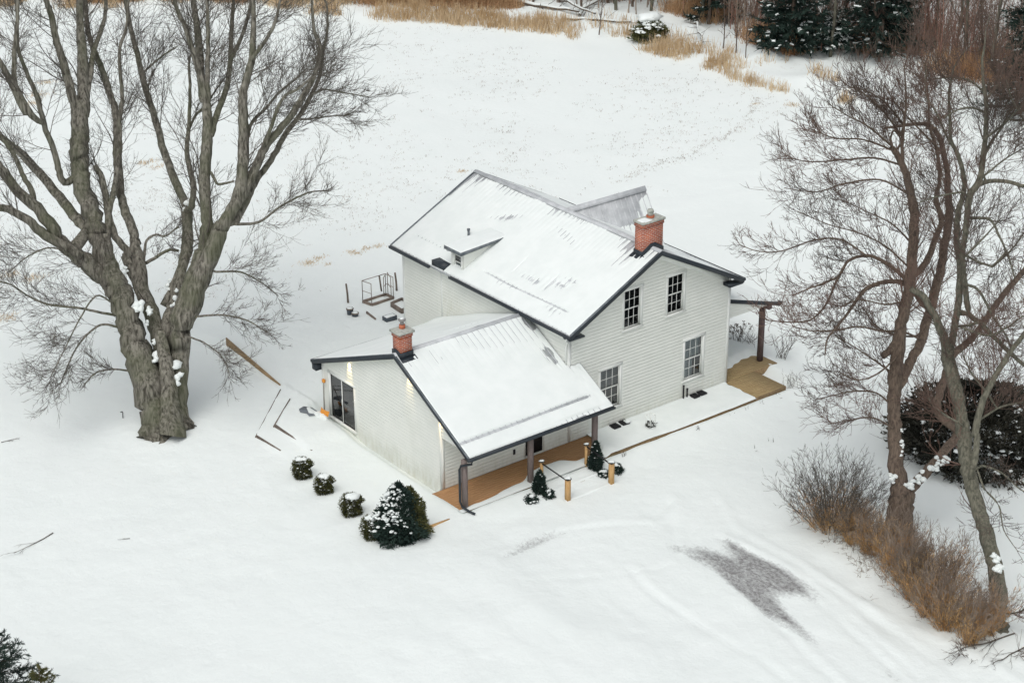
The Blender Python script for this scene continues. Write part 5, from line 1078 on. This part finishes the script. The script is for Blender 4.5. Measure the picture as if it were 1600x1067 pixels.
def wood_tree(name, label, cat, h, r, seed, bm_, tm, nb, group):
    rng = np.random.default_rng(seed); o = thing(name, label, cat, (0, 0, 0), group)
    P, Rd = grow(np.zeros((1, 3)), np.array([[rng.normal(0, .05), rng.normal(0, .05), 1]]), np.array([h]), np.array([r]), 12, rng, .07, .05, .25); V, F_ = tubes(P, Rd, 6); mesh_np('trunk', V, F_, bm_, o, True)
    s1, d1, l1, r1 = spawn(P, Rd, nb, rng, (30, 60), .12, (.12, .3), .45, .014); P1, R1 = grow(s1, d1, l1, r1, 6, rng, .2, .12, .3); pr = [tubes(P1, R1, 3)]
    s2, d2, l2, r2 = spawn(P1, R1, 5, rng, (25, 50), .2, (.3, .6), .6, .009); P2, R2 = grow(s2, d2, l2, r2, 4, rng, .25, .1); pr.append(tubes(P2, R2, 3)); V, F_ = join(pr); mesh_np('crown', V, F_, tm, o)
    return o
KINDS = [('bare_sapling', 'thin pale bare sapling among the far woods', 'tree', 8, .05, 601, M['stem_tan'], M['stem_tan'], 26, 'pale saplings in the far woods'),
         ('bare_sapling', 'thin reddish bare sapling among the far woods', 'tree', 7, .045, 602, M['stem_red'], M['stem_red'], 28, 'reddish saplings in the far woods'),
         ('woodland_tree', 'taller grey bare woodland tree in the far woods', 'tree', 12, .13, 603, M['bark_grey'], M['twig'], 40, 'grey trees in the far woods'),
         ('woodland_tree', 'brown forked bare woodland tree in the far woods', 'tree', 10, .10, 604, M['bark_red'], M['twig_red'], 46, 'brown trees in the far woods')]
rng = np.random.default_rng(610)
for i, K in enumerate(KINDS):
    src = wood_tree(*K); cnt = (46, 50, 26, 30)[i]
    pts = []
    while len(pts) < cnt:
        x = rng.uniform(760, 1680) if rng.random() < .9 else rng.uniform(-100, 760)
        yb_ = np.interp(x, [-300, 400, 800, 900, 1000, 1120, 1180, 1260, 1350, 1440, 1600, 1800], [-30, -22, 0, 12, 20, 34, 66, 84, 90, 100, 130, 180])
        pts.append(gpt(x, yb_-rng.exponential(1)*26+4))
    for k, p in enumerate(pts):
        o = src if k == 0 else dup(src)
        o.location = (p[0], p[1], p[2]-.05); o.rotation_euler = (0, 0, rng.uniform(0, 6.28)); o.scale = (1, 1, 1)
# a few named lone trees in front of the woods
for px, py, h, r, sd_, lab in ((936, 55, 4.2, .05, 701, 'lone dark sapling standing in snow by the far ditch'), (1130, 76, 4.5, .05, 702, 'slim bare tree in front of the left far spruce'), (1150, 84, 5, .05, 703, 'second slim bare tree beside the left far spruce'), (1165, 92, 4.5, .04, 704, 'thin leaning sapling just left of the tall snowy skirted spruce')):
    o = wood_tree('lone_sapling', lab, 'tree', h, r, sd_, M['bark_red'], M['twig_red'], 26, None); p = gpt(px, py); o.location = tuple(p)
# fallen trunks
for i, (a_, b_, w_, lab) in enumerate((((800, 8), (905, 24), .16, 'long fallen trunk capped with snow lying across the far brush'), ((868, 0), (930, 38), .11, 'thin fallen trunk leaning toward the ditch with snow along it'), ((905, 30), (960, -6), .12, 'snow lined fallen trunk slanting up to the right by the ditch'), ((880, 34), (985, 40), .13, 'low fallen trunk lying along the ditch bank'), ((1085, 42), (1098, 72), .08, 'short fallen branch standing in the snow left of the far spruces'))):
    A = gpt(*a_); B = gpt(*b_); A[2] += .25; B[2] += .25+.5*(i in (1, 2)); t = np.linspace(0, 1, 7)[:, None]; P = A*(1-t)+B*t; P[1:-1] += rng.normal(0, .1, (5, 3))
    lo = thing('fallen_log', lab, 'log', tuple(A)); V, F_ = tubes(P[None], (w_*np.linspace(1, .5, 7))[None], 7); mesh_np('trunk', V, F_, M['bark_red'], lo, True)
    P2 = P+np.array([0, 0, w_*.55]); V, F_ = tubes(P2[None], (w_*np.linspace(.9, .45, 7))[None], 7); mesh_np('snow_patch', V, F_, M['snow'], lo, True)
    s1, d1, l1, r1 = spawn(P[None], (w_*np.linspace(1, .5, 7))[None], 9, rng, (30, 70), .2, (.15, .35), .3, .02); P1, R1 = grow(s1, d1, l1, r1, 6, rng, .25, .06); V, F_ = tubes(P1, R1, 3); mesh_np('branches', V, F_, M['twig'], lo)
# stubble on the field
def stub(rng):
    x = rng.uniform(-60, 1330); y = rng.uniform(16, 470); lim = np.interp(x, fxs, fys)
    if y < lim+2: return None
    if y > np.interp(x, [0, 500, 620, 900, 1180, 1300], [520, 440, 330, 290, 200, 170])+rng.normal(0, 25): return None
    p = gp(x, y); v = vnoise(np.array([p[0]*.3+7]), np.array([p[1]*.3]))[0]
    return (x, y) if v*.7+rng.random()*.5 > .62 else None
TRK = np.array([gp(*q) for q in ((1192, 158), (1180, 172), (1165, 196), (1120, 222), (1060, 248), (1010, 262), (965, 280)) for _ in range(1)])
ts_ = rng.uniform(0, 6, 170); kk = np.minimum(ts_.astype(int), 5); TP = TRK[kk]*(1-(ts_-kk)[:, None])+TRK[kk+1]*(ts_-kk)[:, None]+rng.normal(0, .25, (170, 3)); TP[:, 2] = ground_z(TP[:, 0], TP[:, 1])
S = np.concatenate([scatter_px(3600, stub, rng), TP]); S = np.repeat(S, 5, 0)+rng.normal(0, .10, (len(S)*5, 3))*np.array([1.6, 1, 0])
V, F_ = blades(S, rng.normal(0, .8, S.shape)+np.array([0, 0, .9]), rng.uniform(.04, .13, len(S)), rng.uniform(.01, .028, len(S)), rng, .4)
tag(mesh_np('field_stubble', V, F_, M['stem_tan']), 'scattered stubble and weed stalks poking through the snow of the field', 'stubble', kind='stuff')
# tan tufts behind the house yard
TU = [(482, 412, 1.0), (497, 404, .7), (548, 394, .6), (559, 396, .6), (572, 389, .6), (590, 385, .6), (512, 413, .4), (10, 498, 1.2), (52, 436, 1.1), (18, 430, 1), (60, 150, 1.3), (70, 130, 1.0), (230, 255, 1.1), (247, 262, .8), (50, 162, 1.0), (722, 268, .6), (1237, 165, 1.0), (1180, 163, .5)]
TL = ['behind the back yard, %s of the row' % q for q in ('first', 'second', 'sixth', 'seventh', 'eighth', 'last', 'third')]+['at the left edge below the maple boughs', 'high at the left edge between maple boughs', 'small at the left edge above the lower one', 'seen between maple limbs, upper left', 'at the very top left between maple limbs', 'seen between the maple stems, left one', 'seen between the maple stems, right one', 'lower of the upper left cluster', 'just beyond the rear ridge of the house', 'at the far edge before the red trees', 'small one beside the far grass band']
for i, (px, py, s_) in enumerate(TU):
    rng = np.random.default_rng(800+i); p = gpt(px, py); n_ = int(70*s_)+20; S = p+rng.normal(0, .22*s_, (n_, 3))*np.array([1.4, 1, 0])
    V, F_ = blades(S, rng.normal(0, .5, S.shape)+np.array([0, 0, .8]), rng.uniform(.08, .24, n_)*s_, rng.uniform(.015, .03, n_), rng, .4)
    o = mesh_np('grass_tuft', V-p, F_, M['grass'], None); o.location = tuple(p)
    tag(o, 'tan grass tuft '+TL[i], 'grass tuft', 'tan grass tufts in the field')

# ------------------------------------------------------------------ porch steps and their rails
def upright(mb, x, y, z0, z1, w=.15): return mb.box(x-w/2, x+w/2, y-w/2, y+w/2, z0, z1)
for i, (xt, yt, px, py, lab) in enumerate(((-3.00, -2.02, 887, 781, 'left hand rail of the porch steps, black pipe between two new timber posts'), (-.70, -2.02, 955, 755, 'right hand rail of the porch steps, black pipe between two new timber posts'))):
    g0 = gpt(px, py); hr = thing('handrail', lab, 'handrail', (xt, yt, 0), 'handrails of the porch steps'); zt_ = .92; zb_ = g0[2]+.92
    a = MB(); upright(a, xt, yt, -.3, zt_, .10); a.build('post', M['newwood'], hr)
    a = MB(); upright(a, g0[0], g0[1], g0[2]-.1, zb_, .17); a.build('post', M['newwood'], hr)
    for (x_, y_, z_, w_) in ((xt, yt, zt_, .16), (g0[0], g0[1], zb_, .21)):
        a = MB(); a.box(x_-w_/2, x_+w_/2, y_-w_/2, y_+w_/2, z_+.002, z_+.05); cp = a.build('post_cap', M['black'], hr)
        blobs('snow_patch', [((x_, y_, z_+.06), w_*.52)], M['snow'], cp, 5, .5)
    MB().tube([(xt, yt-.05, zt_-.06), (g0[0], g0[1]+.05, zb_-.08)], .028, 8).build('rail', M['black'], hr)
stp = thing('porch_steps', 'two broad snow covered wooden steps between the two handrails', 'steps', (-1.9, -2.6, -.2))
for k, (y0, y1, zz) in enumerate(((-2.75, -1.93, -.13), (-3.55, -2.76, -.25))):
    a = boards(MB(), -2.93, -.60, y0, y1, zz); tr_ = a.build('tread', M['board'], stp)
    MB().box(-2.93, -.60, y0-.025, y0, zz-.16, zz-.004).build('riser', M['board'], tr_)
    snow_sheet('snow_patch', (-2.98, y0-.01, zz+.002), (-.56, y0-.01, zz+.002), (-2.98, y1, zz+.002), lambda u, v, a_, b_: (.055+.03*fbm(u*2, v*3, 2))*sm(0, .08, v)+.03*sm(.5, b_, v)-.02*vnoise(u*2.2, v*3)*sm(.5, 1.2, u), 60, 24, tr_)

# ---- boards of the terraces and garden
def plank(name, lab, cat, a_, b_, h0, h1, th, m, group=None, sink=.25):
    """upright plank standing from a_ to b_ whose top stands h0 / h1 above the snow"""
    A = np.array([a_[0], a_[1], gz(*a_[:2])]); B = np.array([b_[0], b_[1], gz(*b_[:2])]); d = unit(B-A); n_ = np.array([-d[1], d[0], 0])*th
    mb = MB(); mb.ext([A+(0, 0, -sink), B+(0, 0, -sink), B+(0, 0, h1), A+(0, 0, h0)], n_); o = mb.build(name, m, None, loc=tuple(A)); o.location = tuple(A)
    tag(o, lab, cat, group); return o
plank('retaining_board', 'long brown retaining board tapering into the snow between the maple and the house', 'board', (-6.54, 16.5), (-6.54, 11.9), .42, .06, .05, M['board'])
plank('terrace_board', 'outer terrace edge board, farther from the addition, thin dark wedge in the snow', 'board', (-9.93, 8.22), (-9.80, 6.55), .14, .01, .05, M['greyboard'], 'terrace edge boards')
plank('terrace_board', 'inner terrace edge board, nearer the addition, long dark wedge in the snow', 'board', (-8.93, 8.42), (-8.80, 5.75), .16, .005, .06, M['greyboard'], 'terrace edge boards')
plank('terrace_board', 'thin outer diagonal edge board running back toward the long retaining board', 'board', (-9.93, 8.26), (-6.75, 11.45), .055, .03, .035, M['greyboard'], 'diagonal terrace edge boards')
plank('terrace_board', 'thin inner diagonal edge board running back from the inner terrace corner', 'board', (-8.93, 8.46), (-7.1, 10.1), .055, .03, .035, M['greyboard'], 'diagonal terrace edge boards')
plank('edging_board', 'short orange brown edging board sticking out of the snow right of the snowy spruce', 'board', tuple(gpt(655, 833)[:2]), tuple(gpt(703, 811)[:2]), .17, .02, .05, M['newwood'])
plank('edging_board', 'short dark edging board in the snow left of the raised bed', 'board', tuple(gpt(572, 490)[:2]), tuple(gpt(586, 500)[:2]), .12, .08, .06, M['greyboard'])
# wooden posts in the yard
for px, py, h, lab in ((544, 473, 1.0, 'weathered stake left of the open wire frame'), (620, 454, .95, 'weathered stake right of the open wire frame')):
    p = gpt(px, py); o = thing('yard_post', lab, 'post', tuple(p), 'weathered stakes in the back yard')
    MB().tube([p+(0, 0, -.1), p+(-.02, 0, h*.5), p+(-.06, .02, h)], [.055, .05, .045], 7).build('post', M['greyboard'], o)
p = gpt(192, 653); tag(MB().tube([p+(0, 0, -.1), p+(.02, 0, .25), p+(0, 0, .3), p+(-.08, 0, .3)], .02, 6).build('iron_hook', M['black'], None), 'small dark iron hook standing in the snow left of the maple trunk', 'hook')
# open wire frame on a wooden base
A, B, C_, D_ = (gpt(567, 473), gpt(581, 478), gpt(615, 467), gpt(603, 461)); zb = A[2]; fr_ = thing('wire_pen', 'open rusty wire pen with doors ajar on a wooden base in the back yard', 'frame', tuple((A+C_)/2))
A, B, C_, D_ = [np.array([q[0], q[1], zb]) for q in (A, B, C_, D_)]
for a_, b_ in ((A, B), (B, C_), (C_, D_), (D_, A)): MB().bar(a_+(0, 0, .05), b_+(0, 0, .05), .09, .14).build('base_board', M['rust'], fr_)
Hh = 1.15
def pane_frame(nm_, a_, b_, h, mid=True, r=.018):
    mb = MB(); up = np.array((0, 0, h)); z = np.array((0, 0, .12))
    mb.tube([a_+z, a_+up], r, 6); mb.tube([b_+z, b_+up], r, 6); mb.tube([a_+up, b_+up], r, 6); mb.tube([a_+z, b_+z], r, 6)
    if mid: mb.tube([(a_+z+a_+up)/2, (b_+z+b_+up)/2], r*.8, 6)
    mb.build(nm_, M['rust'], fr_)
pane_frame('side_panel', A, B, Hh); pane_frame('side_panel', D_, C_, Hh)
pane_frame('back_panel', A, D_, Hh, False); M1 = (C_+D_)/2+np.array((-.3, .05, 0)); pane_frame('door_panel', D_, M1, Hh*.95); pane_frame('door_panel', C_+np.array((-.2, -.1, 0)), C_+np.array((.05, .55, 0)), Hh*1.05)
MB().bar(D_+(-.25, 0, .3), D_+(-.35, 0, 1.15), .06, .06).build('brace', M['greyboard'], fr_)
# raised bed
q = [gpt(611, 479), gpt(628, 490), gpt(645, 482), gpt(628, 472)]; zb = q[0][2]; q = [np.array([v[0], v[1], zb]) for v in q]; o = thing('raised_bed', 'low square raised garden bed of grey boards filled with snow beside the rear wall', 'garden bed', tuple(q[1]))
for a_, b_ in zip(q, q[1:]+q[:1]): MB().bar(a_+(0, 0, .1), b_+(0, 0, .1), .06, .26).build('side_board', M['greyboard'], o)
c = sum(q)/4; mesh_np('snow_patch', np.array([v*.97+c*.03+(0, 0, .10) for v in q]), np.array([[0, 1, 2, 3]]), M['snow'], o)
# pots and tub
def pot(px, py, r, h, lab, nm_='garden_pot', rim=False):
    p = gpt(px, py); o = thing(nm_, lab, 'pot', tuple(p)); MB().tube([p+(0, 0, -.03), p+(0, 0, h)], [r*.8, r], 16).build('body', M['pot'], o)
    MB().tube([p+(0, 0, h-.03), p+(0, 0, h+.01)], [r*1.08, r*1.08], 16).build('rim', M['greyboard'], o)
    blobs('snow_patch', [(p+(0, 0, h+.01), r*.95)], M['snow'], o, 3, .35)
pot(547, 491, .17, .30, 'taller dark garden pot with snow on top, left one of the pair'); pot(555, 494, .17, .17, 'lower dark garden pot filled with snow, right one of the pair')
p = gpt(609, 500); o = thing('garden_tub', 'dark oblong plastic tub full of snow behind the small chimney', 'tub', tuple(p)); MB().ext([p+(-.3, -.18, -.02), p+(.3, -.18, -.02), p+(.3, .18, -.02), p+(-.3, .18, -.02)], (0, 0, .24)).build('body', M['pot'], o)
snow_sheet('snow_patch', p+(-.27, -.15, .22), p+(.27, -.15, .22), p+(-.27, .15, .22), lambda u, v, a_, b_: .07*edge(u, a_, .2)*edge(v, b_, .15), 14, 10, o)
# snow shovel and the trampled spot by the sliding door
p = np.array([AX-.36, 7.9, gz(AX-.36, 7.9)+.0]); o = thing('snow_shovel', 'snow shovel with orange blade and grip leaning by the sliding door', 'shovel', tuple(p))
MB().tube([p+(-.05, -.0, .22), p+(.24, .40, 1.45)], .018, 8).build('shaft', M['greyboard'], o)
MB().box(p[0]+.2, p[0]+.29, p[1]+.34, p[1]+.48, p[2]+1.42, p[2]+1.56).build('grip', M['orange'], o)
bl_ = MB()
for k in range(8):
    t0_, t1_ = k/8, (k+1)/8; f = lambda t: -.07+.14*(2*t-1)**2*.6
    y0, y1 = p[1]-.32+.60*t0_, p[1]-.32+.60*t1_
    bl_.ext([(p[0]-.16+f(t0_), y0, p[2]-.02), (p[0]-.16+f(t1_), y1, p[2]-.02), (p[0]+f(t1_), y1, p[2]+.40), (p[0]+f(t0_), y0, p[2]+.40)], (-.012, 0, .004))
bl_.build('blade', M['orange'], o)
blobs('snow_patch', [(p+(-.22, -.3+.14*k, .12), .16) for k in range(5)], M['snow'], o, 8, .9)
st = MB(); pts = [(-6.5, 8.55), (-6.75, 8.95), (-7.05, 9.1), (-7.35, 9.0), (-7.45, 8.75), (-7.3, 8.5), (-7.35, 8.2), (-7.1, 8.05), (-6.95, 7.75), (-6.6, 7.8)]
st.ext([(x, y, gz(x, y)+.02) for x, y in pts][::-1], (0, 0, .03)); o = st.build('stone_slab', M['darkmetal'], None, loc=(-7, 8.3, 0)); o.location = (-7, 8.3, 0); tag(o, 'bare grey stone landing scraped clear of snow by the shovel', 'slab')
# window-well grates, lantern, dead plants along the deck
for i, (x0, x1, y0, y1, lab) in enumerate(((2.19, 2.55, -.43, -.07, 'left black vent grate below the left lower window'), (2.70, 3.06, -.40, -.06, 'right black vent grate below the left lower window, half under snow'), (6.76, 7.10, -.40, -.06, 'left black vent grate beside the two vent pipes'), (7.18, 7.52, -.38, -.04, 'right black vent grate farther along from the two vent pipes'))):
    g_ = MB(); g_.box(x0, x1, y0, y1, .03, .115); n_ = 6
    for k in range(n_): yy = y0+(y1-y0)*(k+.5)/n_; g_.box(x0+.02, x1-.02, yy-.012, yy+.012, .117, .13)
    tag(g_.build('vent_grate', M['black'], None), lab, 'grate', 'black vent grates on the snowy front deck')
    if i == 1: tag(blobs('snow_clump', [((x1-.05, y0+.05, .14), .11), ((x1-.12, y0+.2, .13), .06)], M['snow'], None, 9, .5), 'small snow clump lying on the right vent grate below the lower left window', 'snow')
def weed(name, lab, cat, p, n_, h, sp, seed, m=None, group=None, heads=False, rad=.008):
    rng = np.random.default_rng(seed); p = np.array(p, float); o = thing(name, lab, cat, tuple(p), group); S = p+rng.normal(0, sp*.25, (n_, 3))*np.array([1, 1, 0])-(0, 0, .05)
    P1, R1 = grow(S, rng.normal(0, .35, (n_, 3))+np.array([0, 0, 1]), rng.uniform(.6, 1.1, n_)*h, np.full(n_, rad), 6, rng, .25, .03); pr = [tubes(P1, R1, 3)]
    s2, d2, l2, r2 = spawn(P1, R1, 4, rng, (25, 55), .3, (.2, .45), .7, rad*.7); P2, R2 = grow(s2, d2, l2, r2, 4, rng, .25, .06); pr.append(tubes(P2, R2, 3)); V, F_ = join(pr); mesh_np('stems', V, F_, m or M['twig'], o)
    if heads: E_ = P1[:, -1]; E_ = np.repeat(E_, 10, 0)+rng.normal(0, .03, (len(E_)*10, 3)); V, F_ = blades(E_, rng.normal(0, 1, E_.shape), np.full(len(E_), .07), np.full(len(E_), .04), rng); mesh_np('seed_heads', V, F_, M['greyboard'], o)
    return o
weed('dead_plant', 'clump of dead plants with dark seed heads behind the side porch, nearest the wall', 'plant', gpt(1152, 533), 34, .85, .8, 901, heads=True)
weed('dead_plant', 'sparser clump of dead stalks between the wall clump and the side porch post', 'plant', gpt(1172, 535), 22, .75, .7, 902)
weed('bare_shrub', 'small bare twiggy shrub right of the side porch post', 'shrub', gpt(1222, 560), 16, 1.5, .5, 903, rad=.012)
weed('bare_shrub', 'small twiggy shrub at the outer corner of the side deck', 'shrub', gpt(1236, 603), 18, .7, .7, 904)
for k, (px, py, n_) in enumerate(((1213, 619, 8), (1188, 632, 6), (1165, 640, 4), (1146, 648, 4), (1090, 671, 7), (975, 712, 10), (1205, 690, 3), (1180, 702, 3))):
    p = gpt(px, py); weed('snow_weed', 'tiny dark weed poking through the snow in front of the deck', 'weed', p, n_, .22, .3, 910+k, group='tiny weeds in front of the deck')
px_ = np.array([3.55, -1.15, .05]); o = thing('wire_stand', 'white wire plant stand with a dark withered plant on the snowy deck', 'plant stand', tuple(px_))
w_ = MB()
for dx_, dy_ in ((-.14, -.14), (.14, -.14), (.14, .14), (-.14, .14)): w_.tube([px_+(dx_, dy_, -.03), px_+(dx_, dy_, .55)], .012, 6)
for zz in (.12, .55):
    for a_, b_ in (((-.14, -.14), (.14, -.14)), ((.14, -.14), (.14, .14)), ((.14, .14), (-.14, .14)), ((-.14, .14), (-.14, -.14))): w_.tube([px_+(*a_, zz), px_+(*b_, zz)], .01, 6)
w_.build('frame', M['trim'], o); leafy('dead_plant', px_+(0, 0, .0), lambda t: .15, .14, 60, .12, M['dkbush'], o, 920)
# fallen branches lying on the snow
def fallen(lab, px, py, px2, py2, n_, seed, r=.03):
    rng = np.random.default_rng(seed); A = gpt(px, py); B = gpt(px2, py2); o = thing('fallen_branch', lab, 'branch', tuple(A)); d = B-A; L = np.linalg.norm(d)
    P1, R1 = grow((A+(0, 0, .03))[None], d[None], np.array([L]), np.array([r]), 9, rng, .12, 0); s2, d2, l2, r2 = spawn(P1, R1, n_, rng, (20, 50), .2, (.3, .6), .6, .008); d2[:, 2] *= .15; P2, R2 = grow(s2, d2, l2, r2, 6, rng, .25, 0)
    s3, d3, l3, r3 = spawn(P2, R2, 2, rng, (20, 50), .2, (.3, .6), .6, .006); d3[:, 2] *= .2; P3, R3 = grow(s3, d3, l3, r3, 5, rng, .25, 0)
    for P_ in (P1, P2, P3): P_[..., 2] = ground_z(P_[..., 0], P_[..., 1])+.02+.35*np.abs(P_[..., 2]-A[2])
    V, F_ = join([tubes(P1, R1, 5), tubes(P2, R2, 3), tubes(P3, R3, 3)]); mesh_np('branch', V, F_, M['twig'], o)
fallen('forked fallen branch on the open snow at the left, above the corner spruce', 83, 833, 18, 866, 4, 931, .022)
fallen('small fallen twig on the open snow well right of the forked branch', 203, 842, 186, 843, 2, 932, .012)
fallen('thin fallen twig at the left edge of the snow below the maple', 2, 692, 32, 686, 4, 933, .014)
fallen('long fallen branch below the leaning tree, pointing left over the snow', 1585, 990, 1475, 1027, 5, 934, .03)
fallen('fallen branch at the lower right edge below the leaning tree', 1600, 1012, 1540, 1040, 5, 935, .025)
